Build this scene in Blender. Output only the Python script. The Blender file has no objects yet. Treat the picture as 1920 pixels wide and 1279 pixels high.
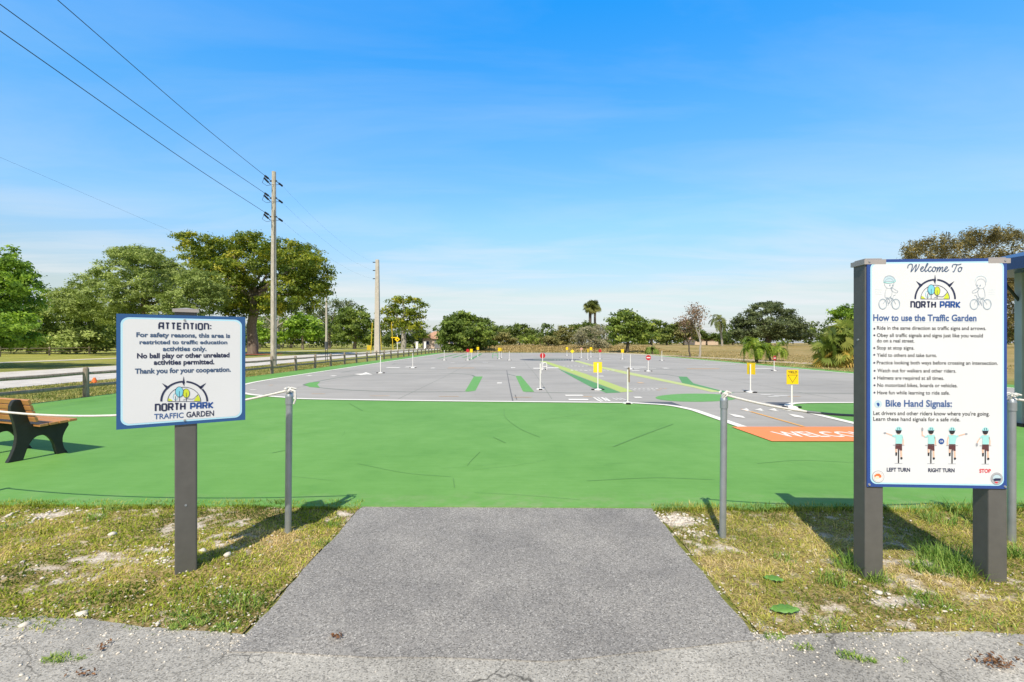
import bpy, bmesh, math, random
import numpy as np
from mathutils import Vector, Matrix

SC = bpy.context.scene
COL = SC.collection
R = math.radians
random.seed(7)

# ------------------------------------------------------------------ camera
FPX, EYE, HOR = 880.0, 1.5, 643.0          # focal length in photo pixels, eye height, horizon row
cam = bpy.data.cameras.new('camera')
cam.sensor_width = 36.0
cam.lens = 36.0 * FPX / 1920.0
cam.shift_y = (HOR - 639.5) / 1920.0
cam.clip_start, cam.clip_end = 0.05, 6000
cam_o = bpy.data.objects.new('camera', cam)
cam_o.location = (0, 0, EYE)
cam_o.rotation_euler = (R(90), 0, 0)
COL.objects.link(cam_o)
SC.camera = cam_o

# ------------------------------------------------------------------ sky and sun
SUN_EL, SUN_AZ = 52.0, 193.0               # the sun stands behind the camera, a little to its left
wd = bpy.data.worlds.new('World'); SC.world = wd; wd.use_nodes = True
nt = wd.node_tree; nt.nodes.clear()
def wn(t, **k):
    n = nt.nodes.new(t)
    for a, v in k.items(): setattr(n, a, v)
    return n
out = wn('ShaderNodeOutputWorld'); bg = wn('ShaderNodeBackground')
sky = wn('ShaderNodeTexSky', sky_type='NISHITA', sun_disc=False)
sky.sun_elevation = R(SUN_EL); sky.sun_rotation = R(SUN_AZ)
sky.air_density = 1.0; sky.dust_density = 0.6; sky.ozone_density = 2.0
tc = wn('ShaderNodeTexCoord'); sep = wn('ShaderNodeSeparateXYZ')
nt.links.new(tc.outputs['Generated'], sep.inputs[0])
tint = wn('ShaderNodeValToRGB')
tint.color_ramp.elements[0].position = 0.0; tint.color_ramp.elements[0].color = (0.93, 0.98, 1.32, 1)
tint.color_ramp.elements[1].position = 1.0; tint.color_ramp.elements[1].color = (0.60, 0.46, 0.31, 1)
for pos, c in ((0.10, (1.58, 1.40, 1.24, 1)), (0.24, (1.55, 2.05, 2.15, 1)), (0.42, (0.95, 2.3, 2.85, 1)), (0.61, (0.17, 2.35, 3.7, 1)), (0.74, (0.5, 0.66, 0.46, 1))):
    e = tint.color_ramp.elements.new(pos); e.color = c
nt.links.new(sep.outputs['Z'], tint.inputs[0])
mul = wn('ShaderNodeMix', data_type='RGBA', blend_type='MULTIPLY'); mul.inputs['Factor'].default_value = 1.0
nt.links.new(sky.outputs[0], mul.inputs['A']); nt.links.new(tint.outputs[0], mul.inputs['B'])
# thin stretched clouds on a plane far above
zc = wn('ShaderNodeMath', operation='ADD'); zc.inputs[1].default_value = 0.09
nt.links.new(sep.outputs['Z'], zc.inputs[0])
dx = wn('ShaderNodeMath', operation='DIVIDE'); dy = wn('ShaderNodeMath', operation='DIVIDE')
nt.links.new(sep.outputs['X'], dx.inputs[0]); nt.links.new(zc.outputs[0], dx.inputs[1])
nt.links.new(sep.outputs['Y'], dy.inputs[0]); nt.links.new(zc.outputs[0], dy.inputs[1])
comb = wn('ShaderNodeCombineXYZ')
nt.links.new(dx.outputs[0], comb.inputs[0]); nt.links.new(dy.outputs[0], comb.inputs[1])
mp = wn('ShaderNodeMapping'); mp.inputs['Scale'].default_value = (0.55, 1.5, 1); mp.inputs['Rotation'].default_value = (0, 0, R(-9))
nt.links.new(comb.outputs[0], mp.inputs[0])
nz = wn('ShaderNodeTexNoise'); nz.inputs['Scale'].default_value = 1.1; nz.inputs['Detail'].default_value = 7; nz.inputs['Roughness'].default_value = 0.58
nz.inputs['Distortion'].default_value = 0.5
nt.links.new(mp.outputs[0], nz.inputs['Vector'])
cr = wn('ShaderNodeMapRange'); cr.inputs['From Min'].default_value = 0.43; cr.inputs['From Max'].default_value = 0.68
nt.links.new(nz.outputs[0], cr.inputs['Value'])
hz = wn('ShaderNodeMapRange'); hz.inputs['From Min'].default_value = 0.03; hz.inputs['From Max'].default_value = 0.25
hz.inputs['To Min'].default_value = 1.0; hz.inputs['To Max'].default_value = 0.13
nt.links.new(sep.outputs['Z'], hz.inputs['Value'])
cm = wn('ShaderNodeMath', operation='MULTIPLY')
nt.links.new(cr.outputs[0], cm.inputs[0]); nt.links.new(hz.outputs[0], cm.inputs[1])
cl = wn('ShaderNodeMix', data_type='RGBA'); cl.inputs['B'].default_value = (8.5, 8.9, 9.2, 1)
sh = wn('ShaderNodeMapRange'); sh.inputs['From Min'].default_value = 0.1; sh.inputs['From Max'].default_value = -0.65; sh.inputs['To Max'].default_value = 0.8
nt.links.new(sep.outputs['Y'], sh.inputs['Value'])
glow = wn('ShaderNodeMix', data_type='RGBA'); glow.inputs['B'].default_value = (5.6, 5.3, 4.8, 1)   # the paler sky round the sun
nt.links.new(sh.outputs[0], glow.inputs['Factor']); nt.links.new(mul.outputs['Result'], glow.inputs['A'])
nt.links.new(cm.outputs[0], cl.inputs['Factor']); nt.links.new(glow.outputs['Result'], cl.inputs['A'])
nt.links.new(cl.outputs['Result'], bg.inputs[0]); bg.inputs[1].default_value = 0.10
nt.links.new(bg.outputs[0], out.inputs[0])

sun = bpy.data.lights.new('sun', 'SUN'); sun.energy = 5.0; sun.angle = R(0.5); sun.color = (1.0, 0.89, 0.73)
sun_o = bpy.data.objects.new('sun', sun); COL.objects.link(sun_o)
a_, e_ = R(SUN_AZ), R(SUN_EL)
to_sun = Vector((math.sin(a_)*math.cos(e_), math.cos(a_)*math.cos(e_), math.sin(e_)))
sun_o.rotation_euler = (-to_sun).to_track_quat('-Z', 'Y').to_euler()
sun_o.location = to_sun * 50

vs = SC.view_settings
vs.view_transform = 'Standard'; vs.look = 'None'; vs.exposure = 0.0; vs.gamma = 1.0; vs.use_curve_mapping = False
SC.cycles.max_bounces = 6; SC.cycles.transparent_max_bounces = 6
SC.cycles.use_denoising = True

# ------------------------------------------------------------------ helpers
def G(px, py, z=0.0):
    """a ground point of the photograph in metres"""
    Y = FPX*(EYE-z)/(py-HOR)
    return ((px-960)*Y/FPX, Y)
def XZ(px, py, Y):
    return ((px-960)*Y/FPX, EYE-(py-HOR)*Y/FPX)

def tag(o, label=None, cat=None, group=None, kind=None):
    if label: o['label'] = label
    if cat: o['category'] = cat
    if group: o['group'] = group
    if kind: o['kind'] = kind
    return o
def thing(name, label, cat, loc=(0, 0, 0), rz=0.0, group=None):
    o = bpy.data.objects.new(name, None); o.empty_display_size = 0.2
    o.location = loc; o.rotation_euler = (0, 0, rz); COL.objects.link(o)
    return tag(o, label, cat, group)
def copy_tree(o, parent=None):
    c = o.copy(); COL.objects.link(c)
    if parent: c.parent = parent
    for ch in list(o.children): copy_tree(ch, c)
    return c

class MB:
    """collects geometry for ONE mesh object"""
    def __init__(s): s.v, s.f, s.m = [], [], []
    def add(s, vs_, fs_, mi=0):
        b = len(s.v); s.v += [tuple(p) for p in vs_]
        for f in fs_: s.f.append([b+i for i in f]); s.m.append(mi)
        return s
    def box(s, c, d, rz=0.0, mi=0, mat=None):
        x, y, z = d[0]/2, d[1]/2, d[2]/2
        P = [Vector(p) for p in ((-x,-y,-z),(x,-y,-z),(x,y,-z),(-x,y,-z),(-x,-y,z),(x,-y,z),(x,y,z),(-x,y,z))]
        M = Matrix.Rotation(rz, 3, 'Z') if mat is None else mat
        P = [M @ p + Vector(c) for p in P]
        return s.add(P, [(3,2,1,0),(4,5,6,7),(0,1,5,4),(1,2,6,5),(2,3,7,6),(3,0,4,7)], mi)
    def tube(s, pts, rad, n=8, mi=0, cap=True):
        pts = [Vector(p) for p in pts]
        if not hasattr(rad, '__len__'): rad = [rad]*len(pts)
        rings = []; ref = None
        for i, p in enumerate(pts):
            d = (pts[min(i+1, len(pts)-1)] - pts[max(i-1, 0)]).normalized()
            if ref is None:
                ref = Vector((1, 0, 0)) if abs(d.x) < 0.8 else Vector((0, 1, 0))
            u = (ref - d*ref.dot(d)).normalized(); w = d.cross(u); ref = u
            rings.append([p + (u*math.cos(2*math.pi*k/n) + w*math.sin(2*math.pi*k/n))*rad[i] for k in range(n)])
        vv = [q for r in rings for q in r]; ff = []
        for i in range(len(pts)-1):
            for k in range(n):
                ff.append((i*n+k, i*n+(k+1) % n, (i+1)*n+(k+1) % n, (i+1)*n+k))
        if cap:
            ff.append(tuple(reversed(range(n)))); ff.append(tuple(range((len(pts)-1)*n, len(pts)*n)))
        return s.add(vv, ff, mi)
    def prism(s, poly, f3, depth, mi=0):
        """poly: 2D outline (ccw); f3(u,v,d) -> 3D; solid of the given depth"""
        n = len(poly)
        a = [f3(u, v, 0) for u, v in poly]; b = [f3(u, v, depth) for u, v in poly]
        fs = [tuple(range(n)), tuple(reversed(range(n, 2*n)))]
        fs += [(i, n+i, n+(i+1) % n, (i+1) % n) for i in range(n)]
        return s.add(a+b, fs, mi)
    def build(s, name, mats, parent=None, smooth=False, bevel=0, loc=None, fixn=False):
        me = bpy.data.meshes.new(name); me.from_pydata(s.v, [], s.f)
        if not isinstance(mats, (list, tuple)): mats = [mats]
        for m in mats: me.materials.append(m)
        me.polygons.foreach_set('material_index', s.m)
        if fixn:
            bm = bmesh.new(); bm.from_mesh(me); bmesh.ops.recalc_face_normals(bm, faces=bm.faces); bm.to_mesh(me); bm.free()
        if smooth:
            me.polygons.foreach_set('use_smooth', [True]*len(s.f))
        me.update()
        o = bpy.data.objects.new(name, me); COL.objects.link(o)
        if smooth: 
            try: me.set_sharp_from_angle(angle=R(50))
            except Exception: pass
        if bevel:
            b = o.modifiers.new('edge', 'BEVEL'); b.width = bevel; b.segments = 2; b.limit_method = 'ANGLE'; b.angle_limit = R(40)
        if parent: o.parent = parent
        if loc: o.location = loc
        return o

def np_mesh(name, V, F, mats, parent=None, attrs=None, smooth=False):
    """V (n,3), F (m,k) faces of equal size; attrs: {name: per-face float}"""
    me = bpy.data.meshes.new(name); k = F.shape[1]
    me.vertices.add(len(V)); me.vertices.foreach_set('co', V.astype(np.float32).ravel())
    me.loops.add(F.size); me.loops.foreach_set('vertex_index', F.astype(np.int32).ravel())
    me.polygons.add(len(F)); me.polygons.foreach_set('loop_start', np.arange(0, F.size, k, dtype=np.int32))
    if smooth: me.polygons.foreach_set('use_smooth', np.ones(len(F), dtype=bool))
    me.update(calc_edges=True)
    for an, (dom, av) in (attrs or {}).items():
        at = me.attributes.new(an, 'FLOAT', dom); at.data.foreach_set('value', np.asarray(av, dtype=np.float32))
    for m in (mats if isinstance(mats, (list, tuple)) else [mats]): me.materials.append(m)
    o = bpy.data.objects.new(name, me); COL.objects.link(o)
    if parent: o.parent = parent
    return o

def stroke(pts, w, closed=False):
    """a mitred ribbon along a 2D line -> (verts2d, quads)"""
    P = [np.array(p, float) for p in pts]; n = len(P); L, Rr = [], []
    for i in range(n):
        a = P[i-1] if (i > 0 or closed) else None
        b = P[(i+1) % n] if (i < n-1 or closed) else None
        d1 = (P[i]-a) if a is not None else (b-P[i]); d2 = (b-P[i]) if b is not None else (P[i]-a)
        d1 = d1/(np.linalg.norm(d1)+1e-12); d2 = d2/(np.linalg.norm(d2)+1e-12)
        n1 = np.array((-d1[1], d1[0])); n2 = np.array((-d2[1], d2[0])); m = n1+n2; m = m/(np.linalg.norm(m)+1e-9)
        k = min(1.0/max(m.dot(n1), 0.35), 2.2)
        L.append(P[i]+m*k*w/2); Rr.append(P[i]-m*k*w/2)
    v = L+Rr; q = []
    for i in range(n if closed else n-1):
        j = (i+1) % n; q.append((i, n+i, n+j, j))
    return v, q
def smooth_path(pts, k=6, closed=False):
    P = [np.array(p, float) for p in pts]; n = len(P); o = []
    rng_ = range(n if closed else n-1)
    for i in rng_:
        p1, p2 = P[i], P[(i+1) % n]
        p0 = P[i-1] if (i > 0 or closed) else 2*p1-p2
        p3 = P[(i+2) % n] if (i+2 < n or closed) else 2*p2-p1
        for t in np.arange(k)/k:
            o.append(0.5*((2*p1)+(-p0+p2)*t+(2*p0-5*p1+4*p2-p3)*t*t+(-p0+3*p1-3*p2+p3)*t**3))
    if not closed: o.append(P[-1])
    return [tuple(q) for q in o]
def ell(cx, cy, rx, ry, n=28, a0=0.0, a1=360.0):
    full = abs(a1-a0) >= 359.9
    return [(cx+rx*math.cos(R(a0+(a1-a0)*i/(n if full else n-1))), cy+ry*math.sin(R(a0+(a1-a0)*i/(n if full else n-1)))) for i in range(n)]

# value noise for numpy
def vnoise(x, y, seed=0, octs=3, rough=0.5):
    r = np.random.RandomState(seed); T = r.rand(64, 64); o = np.zeros_like(x, dtype=float); amp, tot = 1.0, 0.0
    for k in range(octs):
        fx, fy = x*2**k, y*2**k
        ix, iy = np.floor(fx).astype(int), np.floor(fy).astype(int); tx, ty = fx-ix, fy-iy
        tx = tx*tx*(3-2*tx); ty = ty*ty*(3-2*ty)
        g = lambda a, b: T[(a+17*k) % 64, (b+29*k) % 64]
        o += amp*((g(ix, iy)*(1-tx)+g(ix+1, iy)*tx)*(1-ty)+(g(ix, iy+1)*(1-tx)+g(ix+1, iy+1)*tx)*ty)
        tot += amp; amp *= rough
    return o/tot

# ------------------------------------------------------------------ materials
def newmat(name):
    m = bpy.data.materials.new(name); m.use_nodes = True
    return m, m.node_tree, m.node_tree.nodes['Principled BSDF']
def N(t, ty, **k):
    n = t.nodes.new(ty)
    for a, v in k.items():
        if a in n.inputs: n.inputs[a].default_value = v
        else: setattr(n, a, v)
    return n
def coords(t, scale=(1, 1, 1), obj=False, rot=(0, 0, 0)):
    if obj:
        c = t.nodes.new('ShaderNodeTexCoord'); s = c.outputs['Object']
    else:
        c = t.nodes.new('ShaderNodeNewGeometry'); s = c.outputs['Position']
    mp_ = t.nodes.new('ShaderNodeMapping'); mp_.inputs['Scale'].default_value = scale; mp_.inputs['Rotation'].default_value = rot
    t.links.new(s, mp_.inputs[0]); return mp_.outputs[0]
def noise(t, vec, scale, detail=4, rough=0.55, dist=0.0):
    n = N(t, 'ShaderNodeTexNoise', Scale=scale, Detail=detail, Roughness=rough, Distortion=dist)
    t.links.new(vec, n.inputs['Vector']); return n.outputs[0]
def ramp(t, fac, stops):
    r = t.nodes.new('ShaderNodeValToRGB'); e = r.color_ramp.elements
    e[0].position, e[0].color = stops[0][0], (*stops[0][1], 1)
    e[1].position, e[1].color = stops[-1][0], (*stops[-1][1], 1)
    for p, c in stops[1:-1]:
        q = e.new(p); q.color = (*c, 1)
    t.links.new(fac, r.inputs[0]); return r.outputs[0]
def rng01(t, fac, a, b, lo=0.0, hi=1.0):
    r = N(t, 'ShaderNodeMapRange'); r.inputs['From Min'].default_value = a; r.inputs['From Max'].default_value = b
    r.inputs['To Min'].default_value = lo; r.inputs['To Max'].default_value = hi
    t.links.new(fac, r.inputs['Value']); return r.outputs[0]
def mixc(t, fac, a, b, mode='MIX'):
    m = t.nodes.new('ShaderNodeMix'); m.data_type = 'RGBA'; m.blend_type = mode
    for key, v in (('Factor', fac), ('A', a), ('B', b)):
        if isinstance(v, bpy.types.NodeSocket): t.links.new(v, m.inputs[key])
        elif key == 'Factor': m.inputs[key].default_value = v
        else: m.inputs[key].default_value = (*v, 1)
    return m.outputs['Result']
def math_(t, op, a, b=None):
    m = t.nodes.new('ShaderNodeMath'); m.operation = op
    for i, v in enumerate((a, b)):
        if v is None: continue
        if isinstance(v, bpy.types.NodeSocket): t.links.new(v, m.inputs[i])
        else: m.inputs[i].default_value = v
    return m.outputs[0]
def bump(t, p, h, strength=0.3, dist=0.01):
    b = N(t, 'ShaderNodeBump'); b.inputs['Strength'].default_value = strength; b.inputs['Distance'].default_value = dist
    t.links.new(h, b.inputs['Height']); t.links.new(b.outputs[0], p.inputs['Normal'])

def paint(name, c, rough=0.55, var=0.12, scale=6.0, metal=0.0, bumpy=0.0, obj=True, spec=0.4):
    m, t, p = newmat(name)
    v = coords(t, obj=obj); n = noise(t, v, scale, 5)
    lo = tuple(x*(1-var) for x in c); hi = tuple(min(1, x*(1+var)) for x in c)
    t.links.new(ramp(t, n, [(0.3, lo), (0.7, hi)]), p.inputs['Base Color'])
    p.inputs['Roughness'].default_value = rough; p.inputs['Metallic'].default_value = metal
    p.inputs['Specular IOR Level'].default_value = spec
    if bumpy: bump(t, p, noise(t, v, scale*9, 3), bumpy, 0.004)
    return m

def asphalt(name, dark, mid, light, cracks=0.0, tone=0.76):
    m, t, p = newmat(name); v = coords(t)
    vo = N(t, 'ShaderNodeTexVoronoi', Scale=150.0); t.links.new(v, vo.inputs['Vector'])
    sepc = t.nodes.new('ShaderNodeSeparateColor'); t.links.new(vo.outputs['Color'], sepc.inputs[0])
    n1 = noise(t, v, 240.0, 3, 0.7); grains = math_(t, 'ADD', math_(t, 'MULTIPLY', sepc.outputs[0], 0.55), math_(t, 'MULTIPLY', n1, 0.5))
    base = ramp(t, grains, [(0.22, dark), (0.50, mid), (0.72, mid), (0.86, light)])
    big = noise(t, v, 1.6, 5, 0.6); base = mixc(t, 1.0, base, ramp(t, big, [(0.3, (tone, tone, tone*1.01)), (0.7, (1.14, 1.13, 1.11))]), 'MULTIPLY')
    if cracks:
        w = noise(t, v, 3.0, 4); wv = N(t, 'ShaderNodeVectorMath', operation='ADD'); t.links.new(v, wv.inputs[0])
        sc_ = N(t, 'ShaderNodeVectorMath', operation='SCALE'); sc_.inputs['Scale'].default_value = 0.5
        nn = N(t, 'ShaderNodeTexNoise', Scale=2.5, Detail=4.0); t.links.new(v, nn.inputs['Vector'])
        t.links.new(nn.outputs['Color'], sc_.inputs[0]); t.links.new(sc_.outputs[0], wv.inputs[1])
        ve = N(t, 'ShaderNodeTexVoronoi', Scale=2.1, feature='DISTANCE_TO_EDGE'); t.links.new(wv.outputs[0], ve.inputs['Vector'])
        ck = rng01(t, ve.outputs['Distance'], 0.004, 0.016, cracks, 0.0)
        ck = math_(t, 'MULTIPLY', ck, rng01(t, noise(t, v, 0.9, 2), 0.47, 0.56))
        base = mixc(t, ck, base, (0.035, 0.034, 0.03))
    t.links.new(base, p.inputs['Base Color']); p.inputs['Roughness'].default_value = 0.85
    bump(t, p, grains, 0.55, 0.006)
    return m

M = {}
M['path'] = asphalt('path_asphalt', (0.11, 0.108, 0.106), (0.305, 0.298, 0.292), (0.66, 0.65, 0.63))
M['road'] = asphalt('road_asphalt', (0.17, 0.165, 0.155), (0.455, 0.445, 0.42), (0.74, 0.72, 0.68), cracks=0.7, tone=0.60)
M['street'] = asphalt('street_asphalt', (0.48, 0.465, 0.45), (0.64, 0.62, 0.60), (0.72, 0.70, 0.68))

def pad_green():
    m, t, p = newmat('green_court_paint'); v = coords(t)
    n = noise(t, v, 0.35, 6, 0.65); n2 = noise(t, coords(t, (1, 9, 1)), 2.2, 5, 0.65); n3 = noise(t, v, 2.3, 6, 0.7)
    f = math_(t, 'ADD', math_(t, 'ADD', math_(t, 'MULTIPLY', n, 0.5), math_(t, 'MULTIPLY', n2, 0.22)), math_(t, 'MULTIPLY', n3, 0.28))
    c = ramp(t, f, [(0.34, (0.104, 0.280, 0.053)), (0.46, (0.138, 0.333, 0.070)), (0.54, (0.157, 0.361, 0.083)), (0.66, (0.198, 0.405, 0.113))])
    sc_ = noise(t, coords(t, (0.6, 14, 1), rot=(0, 0, R(4))), 2.0, 6, 0.75)
    c = mixc(t, rng01(t, sc_, 0.60, 0.72, 0, 0.42), c, (0.095, 0.25, 0.065))
    sc2 = noise(t, coords(t, (5, 0.7, 1), rot=(0, 0, R(-28))), 1.6, 6, 0.8)
    c = mixc(t, rng01(t, sc2, 0.64, 0.72, 0, 0.35), c, (0.10, 0.27, 0.07))
    sp = noise(t, v, 26.0, 4, 0.7); c = mixc(t, rng01(t, sp, 0.68, 0.76, 0, 0.5), c, (0.33, 0.55, 0.25))
    dirt = noise(t, v, 5.0, 6, 0.75); ge = t.nodes.new('ShaderNodeNewGeometry'); se = t.nodes.new('ShaderNodeSeparateXYZ'); t.links.new(ge.outputs['Position'], se.inputs[0])
    edge = math_(t, 'MULTIPLY', rng01(t, se.outputs['Y'], 4.75, 4.25), rng01(t, dirt, 0.45, 0.62))
    c = mixc(t, math_(t, 'MULTIPLY', edge, 0.4), c, (0.33, 0.36, 0.22))
    t.links.new(c, p.inputs['Base Color']); p.inputs['Roughness'].default_value = 0.66
    p.inputs['Specular IOR Level'].default_value = 0.25
    bump(t, p, noise(t, v, 130.0, 3, 0.7), 0.3, 0.004); return m
M['pad'] = pad_green()
def lot_grey():
    m, t, p = newmat('grey_court_paving'); v = coords(t)
    n = noise(t, v, 0.22, 7, 0.66); n2 = noise(t, coords(t, (0.22, 2.0, 1)), 1.2, 6, 0.65); n3 = noise(t, v, 40.0, 3, 0.7)
    f = math_(t, 'ADD', math_(t, 'ADD', math_(t, 'MULTIPLY', n, 0.48), math_(t, 'MULTIPLY', n2, 0.34)), math_(t, 'MULTIPLY', n3, 0.18))
    c = ramp(t, f, [(0.34, (0.265, 0.258, 0.250)), (0.47, (0.355, 0.346, 0.335)), (0.55, (0.395, 0.385, 0.373)), (0.68, (0.455, 0.444, 0.430))])
    tr = noise(t, coords(t, (0.06, 3.2, 1), rot=(0, 0, R(3))), 1.0, 5, 0.7); c = mixc(t, rng01(t, tr, 0.60, 0.72, 0, 0.5), c, (0.24, 0.235, 0.23))
    sp = noise(t, v, 7.0, 6, 0.8); c = mixc(t, rng01(t, sp, 0.66, 0.74, 0, 0.35), c, (0.20, 0.195, 0.19))
    t.links.new(c, p.inputs['Base Color']); p.inputs['Roughness'].default_value = 0.8
    bump(t, p, n3, 0.25, 0.004); return m
M['lot'] = lot_grey()
def worn(name, c, wear=0.35, under=(0.38, 0.38, 0.39), scale=5.0):
    m, t, p = newmat(name); v = coords(t)
    n = noise(t, v, scale, 7, 0.72); n2 = noise(t, v, 70.0, 3, 0.7)
    f = math_(t, 'ADD', math_(t, 'MULTIPLY', n, 0.7), math_(t, 'MULTIPLY', n2, 0.3))
    t.links.new(mixc(t, rng01(t, f, 0.52, 0.68, 0, wear), c, under), p.inputs['Base Color'])
    p.inputs['Roughness'].default_value = 0.7; return m
M['white_line'] = worn('white_line_paint', (0.84, 0.83, 0.80), 0.22)
M['white_worn'] = worn('worn_white_paint', (0.70, 0.70, 0.69), 0.75)
M['green_mark'] = worn('green_marking', (0.135, 0.37, 0.085), 0.4)
M['green_deep'] = worn('deep_green_marking', (0.10, 0.30, 0.10), 0.35)
M['lime'] = worn('lime_marking', (0.43, 0.54, 0.135), 0.6)
M['lime_pale'] = worn('pale_lime_marking', (0.50, 0.58, 0.22), 0.6)
M['dark_line'] = worn('dark_green_line', (0.17, 0.20, 0.165), 0.45)
M['dark_patch'] = worn('dark_sealed_asphalt', (0.10, 0.105, 0.125), 0.25)
M['orange_mark'] = worn('orange_marking', (0.92, 0.27, 0.09), 0.10, (0.75, 0.30, 0.16))
M['amber_mark'] = worn('amber_marking', (0.80, 0.42, 0.10), 0.3)
M['amber_worn'] = worn('worn_amber_marking', (0.66, 0.46, 0.28), 0.8)
M['crack'] = worn('crack_filler', (0.16, 0.155, 0.16), 0.4)
M['scuff'] = worn('scuffed_green', (0.098, 0.25, 0.062), 0.95, (0.140, 0.335, 0.08), 12)
M['pink_mark'] = worn('pink_marking', (0.62, 0.34, 0.32), 0.7)

def ground_mat():
    m, t, p = newmat('lawn_and_dry_grass'); v = coords(t)
    ge = t.nodes.new('ShaderNodeNewGeometry'); s = t.nodes.new('ShaderNodeSeparateXYZ'); t.links.new(ge.outputs['Position'], s.inputs[0])
    big = noise(t, v, 0.16, 6, 0.65); mid = noise(t, v, 1.3, 6, 0.7); fine = noise(t, coords(t, (1, 0.5, 1)), 14.0, 5, 0.75)
    f = math_(t, 'ADD', math_(t, 'ADD', math_(t, 'MULTIPLY', big, 0.35), math_(t, 'MULTIPLY', mid, 0.35)), math_(t, 'MULTIPLY', fine, 0.3))
    lawn = ramp(t, f, [(0.34, (0.10, 0.155, 0.03)), (0.46, (0.20, 0.24, 0.055)), (0.56, (0.33, 0.31, 0.12)), (0.68, (0.46, 0.39, 0.22))])
    far = ramp(t, f, [(0.36, (0.16, 0.17, 0.05)), (0.47, (0.30, 0.245, 0.10)), (0.57, (0.42, 0.32, 0.16)), (0.70, (0.52, 0.44, 0.29))])
    lush = ramp(t, f, [(0.34, (0.17, 0.22, 0.045)), (0.48, (0.30, 0.32, 0.075)), (0.60, (0.42, 0.39, 0.12)), (0.70, (0.50, 0.44, 0.2))])
    k1 = rng01(t, s.outputs['X'], 18.5, 24.0); k2 = math_(t, 'MULTIPLY', rng01(t, s.outputs['Y'], 71.0, 76.0), rng01(t, s.outputs['X'], -10.0, -5.0))
    k = math_(t, 'MAXIMUM', k1, k2)
    c = mixc(t, rng01(t, s.outputs['X'], -27.0, -36.0), lawn, lush)
    c = mixc(t, math_(t, 'MULTIPLY', k, 1.0), c, far)
    t.links.new(c, p.inputs['Base Color']); p.inputs['Roughness'].default_value = 0.95
    p.inputs['Specular IOR Level'].default_value = 0.1
    bump(t, p, math_(t, 'ADD', fine, mid), 0.9, 0.06); return m
M['ground'] = ground_mat()
def verge_mat():
    m, t, p = newmat('verge_soil_and_thatch'); v = coords(t)
    at = N(t, 'ShaderNodeAttribute', attribute_name='bare')
    fine = noise(t, v, 60.0, 6, 0.75); mid = noise(t, v, 9.0, 6, 0.7)
    st = noise(t, coords(t, (1, 3, 1), rot=(0, 0, R(30))), 55.0, 4, 0.7)
    f = math_(t, 'ADD', math_(t, 'MULTIPLY', fine, 0.5), math_(t, 'ADD', math_(t, 'MULTIPLY', mid, 0.25), math_(t, 'MULTIPLY', st, 0.25)))
    thatch = ramp(t, f, [(0.36, (0.045, 0.035, 0.014)), (0.46, (0.20, 0.155, 0.06)), (0.55, (0.46, 0.37, 0.18)), (0.67, (0.72, 0.60, 0.40))])
    soil = ramp(t, f, [(0.40, (0.22, 0.17, 0.12)), (0.47, (0.50, 0.43, 0.35)), (0.57, (0.78, 0.73, 0.66))])
    t.links.new(mixc(t, rng01(t, at.outputs['Fac'], 0.35, 0.7), thatch, soil), p.inputs['Base Color'])
    p.inputs['Roughness'].default_value = 0.95; p.inputs['Specular IOR Level'].default_value = 0.1
    bump(t, p, f, 1.0, 0.015); return m
M['verge'] = verge_mat()

def leaf_mat(name, stops, trans=0.30, rough=0.55):
    m, t, p = newmat(name)
    at = N(t, 'ShaderNodeAttribute', attribute_name='tint')
    c = ramp(t, at.outputs['Fac'], stops)
    t.links.new(c, p.inputs['Base Color']); p.inputs['Roughness'].default_value = rough; p.inputs['Specular IOR Level'].default_value = 0.3
    tr = t.nodes.new('ShaderNodeBsdfTranslucent'); hs = N(t, 'ShaderNodeHueSaturation', Saturation=1.1, Value=1.35)
    t.links.new(c, hs.inputs['Color']); t.links.new(hs.outputs[0], tr.inputs['Color'])
    mx = t.nodes.new('ShaderNodeMixShader'); mx.inputs[0].default_value = trans
    t.links.new(p.outputs[0], mx.inputs[1]); t.links.new(tr.outputs[0], mx.inputs[2])
    t.links.new(mx.outputs[0], t.nodes['Material Output'].inputs[0]); return m
M['leaf_fig'] = leaf_mat('fig_leaves', [(0, (0.050, 0.095, 0.011)), (0.4, (0.151, 0.218, 0.025)), (0.75, (0.325, 0.370, 0.040)), (1, (0.493, 0.459, 0.062))])
M['leaf_fresh'] = leaf_mat('fresh_leaves', [(0, (0.094, 0.188, 0.022)), (0.5, (0.244, 0.394, 0.049)), (1, (0.488, 0.675, 0.094))])
M['leaf_feather'] = leaf_mat('feathery_leaves', [(0, (0.114, 0.171, 0.041)), (0.5, (0.295, 0.380, 0.111)), (1, (0.513, 0.608, 0.209))])
M['leaf_dark'] = leaf_mat('dark_leaves', [(0, (0.05, 0.085, 0.018)), (0.5, (0.135, 0.195, 0.04)), (1, (0.26, 0.32, 0.085))])
M['leaf_mid'] = leaf_mat('mid_green_leaves', [(0, (0.069, 0.117, 0.023)), (0.5, (0.196, 0.283, 0.055)), (1, (0.391, 0.469, 0.107))])
M['leaf_oak'] = leaf_mat('oak_leaves', [(0, (0.050, 0.069, 0.030)), (0.5, (0.123, 0.165, 0.069)), (1, (0.239, 0.288, 0.141))])
M['leaf_olive'] = leaf_mat('olive_leaves', [(0, (0.096, 0.104, 0.035)), (0.5, (0.216, 0.224, 0.077)), (1, (0.400, 0.368, 0.144))])
M['leaf_pine'] = leaf_mat('needle_sprays', [(0, (0.065, 0.062, 0.026)), (0.5, (0.195, 0.175, 0.062)), (1, (0.36, 0.29, 0.105))], 0.2)
M['leaf_grey'] = leaf_mat('grey_twigs_and_leaves', [(0, (0.19, 0.19, 0.12)), (0.5, (0.34, 0.335, 0.21)), (1, (0.52, 0.50, 0.35))], 0.2)
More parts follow.
